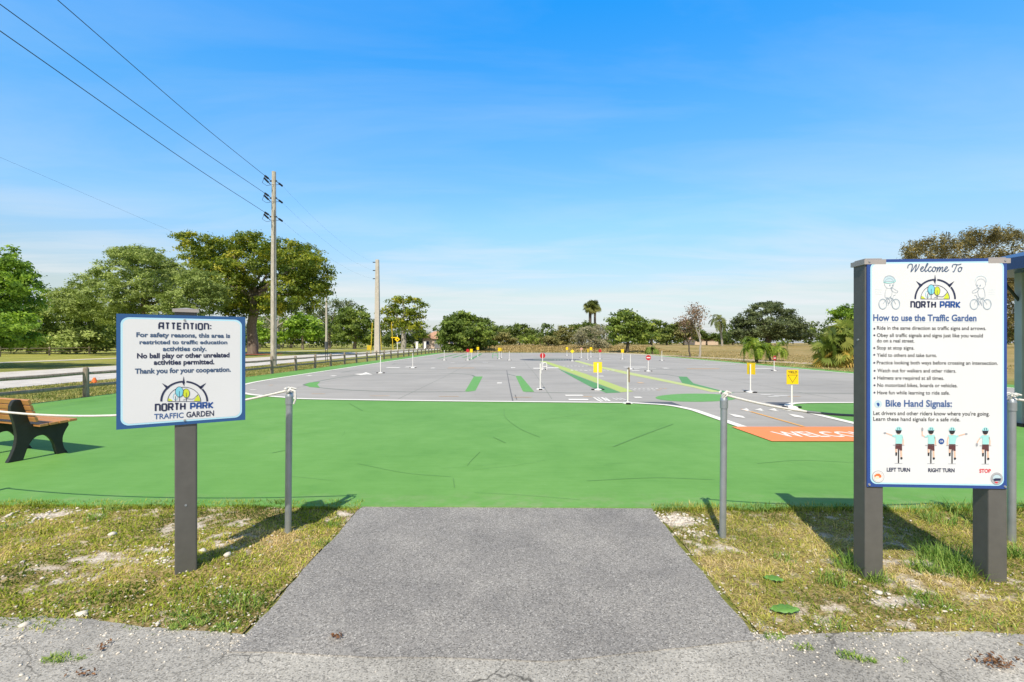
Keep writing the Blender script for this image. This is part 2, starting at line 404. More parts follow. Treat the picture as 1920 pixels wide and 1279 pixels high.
M['leaf_brown'] = leaf_mat('withered_leaves', [(0, (0.14, 0.09, 0.055)), (0.5, (0.26, 0.175, 0.11)), (1, (0.36, 0.27, 0.19))], 0.15)
M['leaf_palm'] = leaf_mat('palm_leaflets', [(0, (0.070, 0.133, 0.014)), (0.5, (0.210, 0.322, 0.031)), (1, (0.476, 0.532, 0.084))])
M['leaf_fan'] = leaf_mat('fan_palm_leaves', [(0, (0.07, 0.11, 0.018)), (0.45, (0.20, 0.265, 0.05)), (0.8, (0.36, 0.38, 0.09)), (1, (0.52, 0.36, 0.07))])
M['leaf_coco'] = leaf_mat('coconut_leaflets', [(0, (0.056, 0.080, 0.019)), (0.5, (0.144, 0.184, 0.048)), (1, (0.288, 0.304, 0.088))])
M['grass_l'] = leaf_mat('verge_weeds', [(0, (0.06, 0.10, 0.010)), (0.28, (0.22, 0.30, 0.03)), (0.6, (0.43, 0.49, 0.065)), (0.82, (0.60, 0.54, 0.15)), (1, (0.74, 0.58, 0.32))], 0.35, 0.7)
M['grass_r'] = leaf_mat('verge_blades', [(0, (0.09, 0.14, 0.018)), (0.3, (0.28, 0.35, 0.045)), (0.55, (0.50, 0.51, 0.10)), (0.8, (0.68, 0.59, 0.21)), (1, (0.78, 0.65, 0.40))], 0.35, 0.7)
M['grass_tuft'] = leaf_mat('tuft_blades', [(0, (0.084, 0.168, 0.028)), (0.5, (0.196, 0.343, 0.063)), (1, (0.448, 0.532, 0.140))], 0.3, 0.6)
M['grass_straw'] = leaf_mat('straw_grass', [(0, (0.20, 0.17, 0.06)), (0.5, (0.44, 0.345, 0.155)), (1, (0.62, 0.50, 0.28))], 0.25, 0.8)
M['litter'] = leaf_mat('dry_litter', [(0, (0.06, 0.035, 0.02)), (0.5, (0.20, 0.095, 0.045)), (1, (0.33, 0.18, 0.09))], 0.1, 0.8)
M['grass_field'] = leaf_mat('field_grass', [(0, (0.130, 0.182, 0.039)), (0.5, (0.338, 0.325, 0.098)), (1, (0.598, 0.494, 0.247))], 0.25, 0.8)

def bark(name, a, b, scale=3.0):
    m, t, p = newmat(name); v = coords(t, (1, 1, 0.22), obj=True)
    n = noise(t, v, scale*3, 6, 0.7)
    t.links.new(ramp(t, n, [(0.32, a), (0.68, b)]), p.inputs['Base Color']); p.inputs['Roughness'].default_value = 0.9
    bump(t, p, n, 0.6, 0.05); return m
M['bark'] = bark('tree_bark', (0.12, 0.095, 0.075), (0.28, 0.24, 0.20))
M['bark_pale'] = bark('pale_bark', (0.26, 0.24, 0.21), (0.48, 0.45, 0.41))
M['bark_dark'] = bark('dark_bark', (0.055, 0.045, 0.038), (0.13, 0.11, 0.09))
M['pole_wood'] = bark('weathered_pole', (0.33, 0.31, 0.26), (0.62, 0.59, 0.52), 5)
M['fence_wood'] = bark('weathered_fence', (0.17, 0.135, 0.105), (0.42, 0.355, 0.295), 7)
M['concrete'] = paint('concrete_pole', (0.50, 0.47, 0.42), 0.85, 0.1, 3)
M['sidewalk'] = paint('concrete_walk', (0.60, 0.56, 0.46), 0.9, 0.08, 2, obj=False)
M['mulch'] = paint('red_mulch', (0.34, 0.085, 0.045), 0.95, 0.4, 8, bumpy=0.8, obj=False)
M['kerb'] = M['sidewalk']

M['post_grey'] = paint('charcoal_post', (0.112, 0.112, 0.108), 0.5, 0.08, 14, bumpy=0.06)
M['cap_grey'] = paint('post_cap_grey', (0.36, 0.34, 0.34), 0.55, 0.06, 12)
M['sign_blue'] = paint('sign_blue', (0.030, 0.105, 0.285), 0.35, 0.06, 4)
M['sign_blue2'] = paint('sign_royal_blue', (0.028, 0.075, 0.30), 0.35, 0.06, 4)
M['sign_sky'] = paint('sign_pale_blue', (0.46, 0.76, 0.93), 0.35, 0.02, 4)
M['sign_white'] = paint('sign_white', (0.715, 0.745, 0.795), 0.3, 0.015, 3)
M['sign_back'] = paint('sign_metal', (0.45, 0.46, 0.48), 0.4, 0.05, 4, metal=0.6)
def ink(name, c): return paint(name, c, 0.45, 0.0, 1)
M['ink_navy'] = ink('ink_navy', (0.024, 0.032, 0.085)); M['ink_blue'] = ink('ink_blue', (0.018, 0.085, 0.33))
M['ink_slate'] = ink('ink_slate', (0.065, 0.115, 0.22)); M['ink_mid'] = ink('ink_mid_blue', (0.055, 0.125, 0.33))
M['ink_black'] = ink('ink_black', (0.028, 0.028, 0.034)); M['ink_sky'] = ink('ink_sky', (0.21, 0.62, 0.78))
M['ink_lime'] = ink('ink_lime', (0.60, 0.70, 0.045)); M['ink_pale'] = ink('ink_pale_blue', (0.50, 0.66, 0.76))
M['ink_line'] = ink('ink_outline', (0.33, 0.41, 0.50)); M['ink_aqua'] = ink('ink_aqua', (0.36, 0.72, 0.74))
M['ink_maroon'] = ink('ink_maroon', (0.115, 0.045, 0.05)); M['ink_skin'] = ink('ink_skin', (0.80, 0.52, 0.40))
M['ink_red'] = ink('ink_red', (0.72, 0.05, 0.07)); M['ink_grey'] = ink('ink_grey', (0.33, 0.35, 0.40))
M['ink_orange'] = ink('ink_orange', (0.84, 0.20, 0.06)); M['ink_cream'] = ink('ink_cream', (0.80, 0.72, 0.55))
M['ink_white'] = ink('ink_white', (0.78, 0.78, 0.80))
M['galv'] = paint('galvanised_pipe', (0.36, 0.40, 0.44), 0.42, 0.12, 9, metal=0.55, bumpy=0.05)
M['rope'] = paint('white_rope', (0.72, 0.72, 0.70), 0.85, 0.12, 60, bumpy=0.5)
M['rope_dark'] = paint('dark_rope', (0.20, 0.22, 0.24), 0.85, 0.12, 60)
M['white_post'] = paint('white_post', (0.80, 0.80, 0.79), 0.45, 0.04, 10)
M['black_rubber'] = paint('black_rubber', (0.022, 0.022, 0.025), 0.75, 0.2, 20)
M['yellow_sign'] = paint('yellow_sign', (0.86, 0.60, 0.012), 0.4, 0.04, 6)
M['yellow_bright'] = paint('bright_yellow_sign', (0.85, 0.66, 0.03), 0.4, 0.04, 6)
M['red_sign'] = paint('red_sign', (0.50, 0.025, 0.035), 0.4, 0.06, 6)
M['brown_sign'] = paint('sign_edge_brown', (0.30, 0.17, 0.05), 0.5, 0.1, 6)
M['pink_sign'] = paint('faded_sign', (0.65, 0.38, 0.30), 0.5, 0.06, 6)
M['green_sign'] = paint('green_sign', (0.10, 0.42, 0.16), 0.5, 0.06, 6)
M['iron'] = paint('black_bench_frame', (0.020, 0.022, 0.022), 0.55, 0.2, 12, bumpy=0.1)
def plank_mat():
    m, t, p = newmat('orange_brown_planks'); v = coords(t, (2, 40, 40), obj=True)
    n = noise(t, v, 1.0, 5, 0.6)
    t.links.new(ramp(t, n, [(0.3, (0.42, 0.19, 0.06)), (0.7, (0.60, 0.29, 0.11))]), p.inputs['Base Color'])
    p.inputs['Roughness'].default_value = 0.55; bump(t, p, n, 0.2, 0.003); return m
M['plank'] = plank_mat()
M['wire'] = paint('power_wire', (0.02, 0.025, 0.032), 0.6, 0.1, 5)
M['insul'] = paint('dark_insulator', (0.025, 0.026, 0.03), 0.4, 0.1, 8)
M['blue_roof'] = paint('blue_metal_roof', (0.042, 0.080, 0.205), 0.35, 0.06, 3, metal=0.2)
M['col_grey'] = paint('grey_steel_column', (0.31, 0.35, 0.37), 0.5, 0.08, 3)
M['guard_yellow'] = paint('yellow_guy_guard', (0.62, 0.46, 0.03), 0.5, 0.1, 5)
M['hyd'] = paint('orange_plastic', (0.85, 0.18, 0.035), 0.5, 0.05, 5)
M['stucco'] = paint('pale_stucco', (0.62, 0.50, 0.40), 0.9, 0.05, 2)
M['tile'] = paint('terracotta_tiles', (0.50, 0.30, 0.21), 0.85, 0.2, 6, bumpy=0.6)
M['garage'] = paint('grey_garage_door', (0.20, 0.21, 0.23), 0.6, 0.1, 4)
M['stone'] = paint('limestone', (0.66, 0.62, 0.56), 0.9, 0.15, 25, bumpy=0.4)

# ------------------------------------------------------------------ terrain
def gz(x, y):
    """height of the far ground: it rises gently beyond the paved lot"""
    t = np.clip((np.asarray(y, float)-72.0)/22.0, 0, 1); t = t*t*(3-2*t)
    k = np.clip((np.asarray(x, float)+13.0)/9.0, 0, 1); k = k*k*(3-2*k)
    t2 = np.clip((np.asarray(x, float)-20.0)/45.0, 0, 1)*np.clip((np.asarray(y, float)-20)/40.0, 0, 1)
    return np.maximum(0.95*t*k, 0.95*t2)
xs = np.concatenate([[-1500, -700, -350, -200], np.linspace(-120, 120, 161), [200, 350, 700, 1500]])
ys = np.concatenate([[-300, -60], np.linspace(-20, 160, 121), [200, 260, 400, 700, 1200, 2500]])
gx, gy = np.meshgrid(xs, ys); hh = gz(gx, gy) + np.where((gy > 74) | (gx < -28) | (gx > 19), (vnoise(gx*0.25, gy*0.25, 3)-0.5)*0.12, 0) - 0.012
V = np.stack([gx, gy, hh], -1).reshape(-1, 3); nx, ny = len(xs), len(ys)
I = np.arange(nx*ny).reshape(ny, nx); F = np.stack([I[:-1, :-1], I[:-1, 1:], I[1:, 1:], I[1:, :-1]], -1).reshape(-1, 4)
tag(np_mesh('ground', V, F, M['ground'], smooth=True), kind='structure')

def slab(name, poly, z, mat, depth=0.06):
    b = MB(); b.prism(poly, lambda u, v, d: (u, v, z-d), depth); o = b.build(name, mat); return tag(o, kind='structure')
def jag(p, q, n, amp, seed):
    n *= 3; t = np.arange(n)/n; L = math.hypot(q[0]-p[0], q[1]-p[1]); off = (vnoise(t*L*2.2+seed*7.3, t*0+seed*3.1, seed, 5, .62)-.5)*2.6*amp
    dx, dy = (q[0]-p[0])/L, (q[1]-p[1])/L; off = off*np.clip(np.minimum(t, 1-t)*n/4, 0, 1)
    return [(p[0]+(q[0]-p[0])*a-dy*o, p[1]+(q[1]-p[1])*a+dx*o) for a, o in zip(t, off)]
# old road along the bottom of the picture
slab('road', [(-9, -6), (9, -6)] + jag((9, 2.42), (1.2, 2.42), 60, 0.035, 1) + jag((1.2, 2.42), (-1.35, 2.40), 8, 0.02, 2)
     + jag((-1.35, 2.40), (-2.6, 2.58), 18, 0.045, 3) + jag((-2.6, 2.56), (-9, 2.40), 50, 0.04, 4), 0.004, M['road'])
# narrow path to the court
slab('asphalt_path', [(-1.37, 2.27)] + jag((-1.37, 2.27), (0.2, 2.20), 24, 0.012, 5)[1:] + jag((0.2, 2.205), (1.235, 2.36), 18, 0.012, 6)
     + jag((1.235, 2.37), (1.262, 4.25), 26, 0.03, 7) + [(1.262, 4.26), (-1.36, 4.30)] + jag((-1.36, 4.28), (-1.37, 2.28), 26, 0.03, 8)[1:], 0.0075, M['path'])
# green court
pe = jag((-14, 4.42), (-1.3, 4.28), 260, 0.045, 9) + [(-1.3, 4.275), (1.25, 4.235)] + jag((1.27, 4.24), (19, 4.30), 320, 0.045, 10)
slab('green_court', pe + [(19, 4.3), (18.2, 12), (17.4, 20), (17.35, 60), (14, 70.3), (12.3, 71.4), (-10.5, 71.4), (-11.45, 70)] + [(-11.5, 40), (-11.55, 20), (-11.7, 12), (-12.0, 10.4), (-14, 9.6)], 0.016, M['pad'])
lot_pts = [(-9.8, 19.5), (-9.6, 17.2), (-9.0, 15.3), (-7.7, 13.6), (-6.15, 12.72), (-5.45, 12.38), (-2.73, 12.02), (0, 11.79), (2.5, 11.60), (3.2, 11.42), (3.75, 11.05), (4.0, 10.3)]
lot_sm = smooth_path(lot_pts, 4) + [(4.05, 8.25), (6.28, 8.25)]
right_c = smooth_path([(6.28, 9.6), (6.34, 10.5), (6.6, 11.2), (7.2, 11.55), (8.5, 11.6)], 4) + [(15.0, 11.6), (15.9, 12.0), (16.3, 13.0)]
right_far = [(16.3, 58.0), (15.2, 63.5), (12.9, 68.5), (11.6, 70.4)]
lot_poly = lot_sm + right_c + right_far + [(-8.6, 70.4), (-9.5, 69.5), (-9.8, 67.5)]
slab('grey_lot', lot_poly, 0.021, M['lot'], 0.02)

# ------------------------------------------------------------------ painted markings (one sheet each level)
class Marks(MB):
    LAYER = {}
    def add(s, vs_, fs_, mi=0):
        s.cnt = getattr(s, 'cnt', 0)+1
        if s.LAYER: dz = s.LAYER[mi]+(s.cnt % 5)*.0001; vs_ = [(p[0], p[1], 0.0218+dz) for p in vs_]
        return super().add(vs_, fs_, mi)
    def poly_px(s, pts, z, mi): w = [G(*p) for p in pts]; return s.add([(x, y, z) for x, y in w], [tuple(range(len(w)))], mi)
    def line_w(s, pts, w, z, mi, closed=False):
        v, q = stroke(pts, w, closed); return s.add([(p[0], p[1], z) for p in v], q, mi)
    def line_px(s, pts, w, z, mi): return s.line_w([G(*p) for p in pts], w, z, mi)
    def bar_px(s, x0, x1, y, w, z, mi): return s.line_px([(x0, y), (x1, y)], w, z, mi)
MK = Marks(); MM = ['white_line', 'white_worn', 'green_mark', 'green_deep', 'lime', 'lime_pale', 'dark_line', 'dark_patch', 'orange_mark', 'amber_mark', 'amber_worn', 'crack', 'pink_mark']
mi = {k: i for i, k in enumerate(MM)}
z1, z2, z3 = 0.025, 0.029, 0.033
for i_, k_ in enumerate(('dark_patch', 'crack', 'dark_line', 'green_deep', 'green_mark', 'lime_pale', 'lime', 'orange_mark', 'pink_mark', 'amber_worn', 'white_worn', 'amber_mark', 'white_line')): Marks.LAYER[mi[k_]] = i_*.0006
# edge lines
MK.line_w(lot_sm[:-2] + [(4.05, 8.25)], 0.17, z2, mi['white_line'])
MK.line_w([(6.28, 8.25)] + right_c + right_far, 0.17, z2, mi['white_line'])
MK.line_w([(-8.6, 70.4), (-9.5, 69.5), (-9.8, 67.5), (-9.8, 40), (-9.8, 19.5)], 0.17, z2, mi['white_line'])
# entry: orange field, centre line
MK.add([(3.86, 8.25, z1), (3.9, 7.04, z1), (6.42, 7.04, z1), (6.46, 8.25, z1)], [(0, 1, 2, 3)], mi['orange_mark'])
MK.line_w([(5.14, 8.27), (5.12, 10.45)], 0.06, z1, mi['amber_mark'])
# islands
MK.poly_px([(888.5, 707), (871.8, 735.6), (878, 735.9), (891.5, 734), (905, 707)], z1, mi['green_mark'])
MK.poly_px([(966.6, 705.7), (980.4, 735.4), (986, 736.4), (1001.6, 736), (976.8, 706)], z1, mi['green_mark'])
MK.poly_px([(571, 722.5), (580, 727), (600, 728.4), (595, 722.5), (600, 717), (580, 718.5)], z1, mi['green_mark'])
MK.poly_px([(1014, 679.5), (1047, 692.5), (1075, 709), (1110, 728), (1138, 738.6), (1164, 737.6)], z1, mi['green_deep'])
MK.poly_px([(1012, 677.5), (1164, 737), (1188, 735.5), (1098, 702), (1024, 678)], z2, mi['lime'])
MK.poly_px([(1074, 677), (1100, 684.8), (1167, 701), (1300, 728), (1335, 737), (1352, 736), (1300, 724), (1188, 700.5), (1114, 685), (1084, 677)], z2, mi['lime_pale'])
MK.poly_px([(1306+77*math.cos(-a), 747.4+7.8*math.sin(a)) for a in np.linspace(0, 2*math.pi, 36, endpoint=False)][::-1], z1, mi['green_mark'])
MK.poly_px([(1272, 707), (1280, 721), (1330, 733), (1360, 738.5), (1378, 738.5), (1345, 732), (1300, 720), (1288, 707.5)], z1, mi['green_deep'])
# thin dark outlines of the painted blocks
for path in ([(872, 735.6), (760, 736.2), (660, 733), (600, 728.4), (578, 725), (571, 722), (600, 715.5), (665, 705), (760, 701.2), (840, 701.3), (880, 703.5), (890, 707)],
             [(840, 701.2), (940, 701.8), (956, 703.5), (966.6, 706)], [(986, 736.4), (1060, 738), (1140, 738.4)],
             [(1375, 737), (1480, 738), (1601, 739.4)], [(1216, 701), (1245, 703), (1272, 707)],
             [(640, 699), (700, 694), (950, 695), (1042, 695)], [(735, 684), (760, 681.5), (900, 681), (1010, 681)],
             [(1195, 693), (1260, 694), (1400, 698), (1560, 700)]):
    MK.line_px(smooth_path(path, 4), 0.095, z1, mi['dark_line'])
MK.line_px([(950, 694.8), (953, 712), (957, 733), (961.5, 753.5)], 0.035, z1, mi['crack'])
MK.line_px([(966, 742), (969, 751)], 0.03, z1, mi['crack'])
MK.line_px([(1112, 704), (1050, 703.3), (975, 704)], 0.02, z1, mi['crack'])
for x_ in (-7.1, -3.0, 1.05, 8.6, 12.4): MK.line_w(smooth_path([(x_, 12.4), (x_+.05, 22), (x_-.06, 36), (x_+.04, 52), (x_, 69)], 4), .014, z1, mi['dark_line'])
for y_ in (17.2, 24.0, 33.5, 45): MK.line_w(smooth_path([(-9.5, y_), (-4, y_+.05), (2, y_-.05), (9, y_+.06), (15.8, y_)], 4), .014, z1, mi['dark_line'])
# dark sealed band, both sides of the entry
MK.poly_px([(1196, 755.3), (1240, 760), (1279, 762.6), (1259, 755.3)], z1, mi['dark_patch'])
MK.poly_px([(1434, 755.8), (1455, 761.5), (1470, 763), (1481, 756)], z1, mi['dark_patch'])
# white and amber marks on the lanes
for x0, x1, y, w in ((469, 480, 732.6, .10), (576, 584, 705.5, .3), (620, 630, 706, .3), (725, 750, 690, .5), (760, 780, 689, .5), (1000, 1020, 691.5, .6),
                     (1026, 1047, 690.7, .6), (1060, 1093, 743.2, .20), (1066, 1103, 751.3, .20), (1170, 1212, 689.3, .45), (1182, 1200, 692, .3),
                     (1184, 1199, 695.8, .3), (1200, 1230, 691.5, .2), (1243, 1253, 691.3, .5), (1413, 1447, 692, .35), (808, 815, 691, .45), (932, 941, 719.6, .30),
                     (1189, 1203, 747, .20), (1123, 1132, 706.5, .3), (958, 966, 690.5, .5)):
    MK.bar_px(x0, x1, y, w*1.3, z2, mi['white_line'])
for x0, x1, y, w in ((807, 1000, 692.2, .08), (1217, 1420, 691.2, .08), (660, 720, 700.5, .05), (1426, 1446, 742, .16), (1450, 1478, 743.5, .16), (1440, 1462, 746, .14)):
    MK.bar_px(x0, x1, y, w, z2, mi['white_worn'])
for x0, x1, y, w in ((840, 890, 690.9, .22), (1288, 1349, 692.4, .25)): MK.bar_px(x0, x1, y, w, z3, mi['amber_mark'])
for x0, x1, y, w in ((693, 730, 744, .07), (823, 860, 745, .07), (963, 997, 746.7, .07), (584, 609, 740, .07), (504, 512, 723.5, .12), (1196, 1206, 719, .4), (1093, 1110, 745.5, .10), (1478, 1500, 745, .1)):
    MK.bar_px(x0, x1, y, w, z2, mi['amber_worn'])
MK.poly_px([(664, 702.5), (676, 704.5), (688, 703.3), (699, 703.8), (686, 699), (680, 701.5)], z2, mi['white_line'])
r = random.Random(11)
for row, (x0, x1, y, w, step) in enumerate(((1056, 1114, 687.3, .35, 7.0), (1070, 1165, 695.2, .35, 8.5), (1181, 1246, 730.5, .13, 8.0), (1187, 1240, 733.2, .13, 9.0))):
    x = x0
    while x < x1:
        MK.bar_px(x, x+step*r.uniform(.45, .65), y+r.uniform(-.4, .4), w*r.uniform(.7, 1.2), z2, mi['white_line'] if x < x1-14 else mi['amber_worn']); x += step
# hatch at the near edge
for k in range(4):
    x = 1114+k*7; MK.line_px([(x, 747.5), (x+9, 754)], 0.05, z2, mi['white_worn'])
MK.line_px([(1113, 747.3), (1128, 747.1), (1143, 754.2), (1127, 755), (1113, 747.3)], 0.05, z2, mi['white_line'])
for k in range(3): MK.line_px([(1148+k*7, 748), (1158+k*8, 752)], 0.05, z2, mi['white_worn'])
# shark teeth and arrows in the entry lane
for k in range(4):
    x = 1388+k*26
    MK.poly_px([(x, 771), (x+17, 771.5), (x+12, 768)], z2, mi['white_line']); MK.poly_px([(x+4, 773.5), (x+22, 774), (x+14, 771.8)], z2, mi['white_line'])
MK.line_px([(1384, 766.5), (1400, 766.6)], 0.04, z2, mi['white_worn'])
for x in (1366, 1477):
    MK.poly_px([(x, 778.3), (x+12, 784.0), (x+32, 786.8), (x+27, 783.0), (x+14, 780.2)], z2, mi['white_line'])
# roundabout and far marks
MK.poly_px([(1031+57*math.cos(a), 675+2.0*math.sin(a)) for a in np.linspace(0, 2*math.pi, 40, endpoint=False)][::-1], z1, mi['dark_patch'])
MK.poly_px([(1031+32*math.cos(a), 675+1.4*math.sin(a)) for a in np.linspace(0, 2*math.pi, 30, endpoint=False)][::-1], z2, mi['dark_line'])
for k in range(9):
    MK.bar_px(1040+k*5, 1042.5+k*5, 675.6, .5, z3, mi['white_worn'])
MK.bar_px(998, 1036, 666.3, .6, z2, mi['pink_mark'])
for k, (xa, ya, xb, yb) in enumerate(((820, 673, 858, 664), (849, 671, 872, 665), (868, 671, 882, 667), (881, 675, 903, 663.5))):
    MK.line_px([(xa, ya), (xb, yb)], 0.30, z2, mi['green_deep'])
MK.line_px([(1000, 671), (1060, 671.5)], 0.2, z2, mi['green_mark'])
for x0, x1, y in ((1113, 1124, 669.6), (1130, 1145, 673), (1150, 1165, 670), (905, 915, 680), (845, 853, 681), (1320, 1380, 684), (860, 875, 668)):
    MK.bar_px(x0, x1, y, .4, z2, mi['white_worn'])

# ---- lettering helpers
_font_cache = {}
def text_geo(s, bold=0.0, shear=0.0, spacing=1.0):
    """outline of a line of text as flat faces, cap height 1, starting at x=0"""
    key = (s, bold, shear, spacing)
    if key in _font_cache: return _font_cache[key]
    def mesh_of(st):
        cu = bpy.data.curves.new('lettering_curve', 'FONT'); cu.body = st; cu.size = 1.0; cu.offset = bold; cu.shear = shear
        cu.space_character = spacing; cu.resolution_u = 3
        ob = bpy.data.objects.new('lettering_curve', cu); COL.objects.link(ob)
        dg = bpy.context.evaluated_depsgraph_get(); dg.update()
        me = bpy.data.meshes.new_from_object(ob.evaluated_get(dg))
        v = [(q.co.x, q.co.y) for q in me.vertices]; f = [tuple(p.vertices) for p in me.polygons]
        bpy.data.objects.remove(ob); bpy.data.curves.remove(cu); bpy.data.meshes.remove(me)
        return v, f
    hv, _ = mesh_of('H'); ch = max(p[1] for p in hv)-min(p[1] for p in hv)
    v, f = mesh_of(s); x0 = min(p[0] for p in v)
    v = [((p[0]-x0)/ch, p[1]/ch) for p in v]; _font_cache[key] = (v, f); return v, f
wv, wf = text_geo('WELCOME', 0.02)
ww = max(p[0] for p in wv)
MK.add([(4.27+(5.99-4.27)*p[0]/ww, 7.36+0.44*p[1], z2) for p in wv], wf, mi['white_line'])
tag(MK.build('lane_markings', [M[k] for k in MM]), kind='structure')
# tyre scuffs on the green paint
Marks.LAYER = {}; SK = Marks()
for path, w in (([(945, 768), (948, 785), (975, 806), (1012, 822)], .010), ([(1150, 840), (1200, 820), (1262, 797)], .022), ([(925, 822), (948, 833)], .014), ([(655, 758), (680, 772)], .02),
                ([(900, 850), (884, 866), (876, 876)], .007), ([(850, 900), (852, 918)], .008), ([(510, 852), (535, 847)], .015), ([(1600, 870), (1500, 866), (1420, 872)], .008), ([(1100, 905), (1230, 899), (1340, 903)], .008),
                ([(670, 872), (760, 890), (845, 897)], .006), ([(1010, 790), (1100, 778), (1180, 774)], .008)):
    SK.line_px(smooth_path(path, 5), w, 0.0205, 0)
r = random.Random(31)
for k in range(40):
    x, y = r.uniform(-7, 7), r.uniform(4.6, 11.2); a = r.uniform(-.5, .5) if r.random() < .6 else r.uniform(0, 3.1); L = r.uniform(.2, 1.3); c = r.uniform(-.5, .5)
    pts = []
    for q in range(9):
        pts.append((x, y)); x += math.cos(a)*L/8; y += math.sin(a)*L/8; a += c/8
    if max(p[1] for p in pts) < 11.3 and min(p[1] for p in pts) > 4.4 and not any(p[0] > 3.7 and p[1] > 6.9 for p in pts): SK.line_w(pts, r.uniform(.0015, .0045), .0205+k*.00005, 0)
tag(SK.build('tyre_scuffs', M['scuff']), kind='structure')

# street, walk and shade side on the left
slab('street', [(-26, -40), (-16.7, -40), (-16.7, 230), (-26, 230)], 0.006, M['street'])
slab('sidewalk', [(-39.0, -40), (-37.2, -40), (-38.8, 230), (-40.6, 230)], 0.02, M['sidewalk'])
slab('mulch_bed', ell(-33.6, 61.5, 3.2, 3.2, 24), 0.03, M['mulch'])
slab('sandy_track', [(13, 74), (19.5, 44), (20.5, 33), (22.5, 25), (30, 22), (30, 23.2), (24, 26.6), (22.4, 34), (21, 46), (15, 76)], 0.02, paint('sandy_track_soil', (0.50, 0.42, 0.32), 0.95, 0.25, 1.2, obj=False))

# ------------------------------------------------------------------ foreground verge
def soil_h(X, Y):
    cx, cy = G(343, 1070)   # a low mound of soil and stones round the small sign's post
    return .05*np.exp(-((X-cx)/.34)**2-((Y-cy-.03)/.22)**2)
def verge_patch(x0, x1, y0, y1, spots):
    nx_, ny_ = int((x1-x0)/0.025)+1, int((y1-y0)/0.025)+1
    X, Y = np.meshgrid(np.linspace(x0, x1, nx_), np.linspace(y0, y1, ny_))
    bare = bare_at(X, Y, spots)
    Z = soil_h(X, Y) - 0.004 + (vnoise(X*6, Y*6, 5)-0.5)*0.022 + (vnoise(X*30, Y*30, 6, 2)-0.5)*0.010
    V = np.stack([X, Y, Z], -1).reshape(-1, 3); I = np.arange(nx_*ny_).reshape(ny_, nx_)
    F = np.stack([I[:-1, :-1], I[:-1, 1:], I[1:, 1:], I[1:, :-1]], -1).reshape(-1, 4)
    return tag(np_mesh('verge_soil', V, F, M['verge'], attrs={'bare': ('POINT', bare.ravel())}, smooth=True), kind='structure')
def bare_at(X, Y, spots):
    b = vnoise(X*2.6, Y*3.4, 21, 4, 0.6)*0.95 - 0.20
    for (px, py, rx, ry, s) in spots:
        cx, cy = G(px, py)
        b = b + s*np.exp(-(((X-cx)/rx)**2 + ((Y-cy)/ry)**2))
    return np.clip(b + (vnoise(X*18, Y*18, 22, 3)-0.5)*1.05, 0, 1)
SPL = [(95, 965, .26, .06, .6), (290, 1030, .11, .045, .6), (320, 1062, .10, .05, .7), (405, 1095, .10, .03, .6), (240, 1130, .5, .2, -.2), (450, 980, .2, .08, .2), (60, 1010, .12, .05, .3), (180, 1050, .2, .04, .2), (475, 1005, .10, .04, .4), (560, 1010, .1, .05, .4)]
SPR = [(1268, 975, .14, .12, .8), (1680, 1125, .13, .05, .8), (1700, 1170, .07, .04, .8), (1620, 970, .15, .05, .3), (1480, 1075, .12, .06, .3), (1880, 1120, .15, .04, .3), (1380, 1005, .1, .05, .3)]
verge_patch(-6.2, -1.39, 2.30, 4.44, SPL); verge_patch(1.28, 6.2, 2.32, 4.31, SPR)

def blades(n, x0, x1, y0, y1, spots, hmin, hmax, w, lay, seed, thr=0.5, tint_fn=None, keep=None):
    """n curved grass blades -> verts/faces (2 quads each), dropped where the soil is bare"""
    r = np.random.RandomState(seed); X = r.uniform(x0, x1, n); Y = r.uniform(y0, y1, n)
    k = bare_at(X, Y, spots) < thr + r.normal(0, 0.08, n)
    if keep is not None: k &= keep(X, Y, r)
    X, Y = X[k], Y[k]; n = len(X)
    a = r.uniform(0, 2*np.pi, n); L = r.uniform(hmin, hmax, n)*(0.7+0.6*vnoise(X*3, Y*3, 31)); ly = np.clip(r.normal(lay, 0.25, n), 0.05, 1.45)
    dh = np.stack([np.cos(a), np.sin(a)], -1); side = np.stack([-np.sin(a), np.cos(a)], -1)
    base = np.stack([X, Y, np.full(n, -0.01)+(vnoise(X*6, Y*6, 5)-0.5)*0.022+soil_h(X, Y)], -1)
    def pt(t, bend):
        ang = np.pi/2 - ly*bend
        return t*L, np.cos(ang), np.sin(ang)
    P = []
    hx = np.zeros(n); hz_ = np.zeros(n)
    for i, (seg, bend, ww_) in enumerate(((0, .5, 1.0), (.5, .7, .8), (.5, 1.15, .08))):
        ang = np.pi/2 - ly*bend
        hx = hx + seg*L*np.cos(ang); hz_ = hz_ + seg*L*np.sin(ang)
        c = base.copy(); c[:, 0] += dh[:, 0]*hx; c[:, 1] += dh[:, 1]*hx; c[:, 2] += hz_
        wv_ = w*ww_*(0.7+0.6*r.rand(n))/2
        l = c.copy(); l[:, :2] += side*wv_[:, None]; rr = c.copy(); rr[:, :2] -= side*wv_[:, None]
        P += [l, rr]
    V = np.stack(P, 1).reshape(-1, 3); b = np.arange(n)*6
    F = np.concatenate([np.stack([b, b+1, b+3, b+2], -1), np.stack([b+2, b+3, b+5, b+4], -1)])
    t = np.clip(vnoise(X*2.2, Y*2.2, 41, 3)*1.5-0.29 + r.normal(0, .22, n), 0, 1) if tint_fn is None else tint_fn(X, Y, r)
    return V, F, np.concatenate([t, t])
def join_np(parts):
    V, F, T = [], [], []; b = 0
    for v, f, t in parts: V.append(v); F.append(f+b); T.append(t); b += len(v)
    return np.concatenate(V), np.concatenate(F), np.concatenate(T)
onl = lambda X, Y, r: (X < -1.385+.05*(vnoise(Y*5, X*0, 77)-.5)+r.normal(0, .025, len(X))) & (Y > np.where(X < -2.4, 2.46, 2.60-0.13*(X+2.6)) + r.normal(0, .03, len(X)))
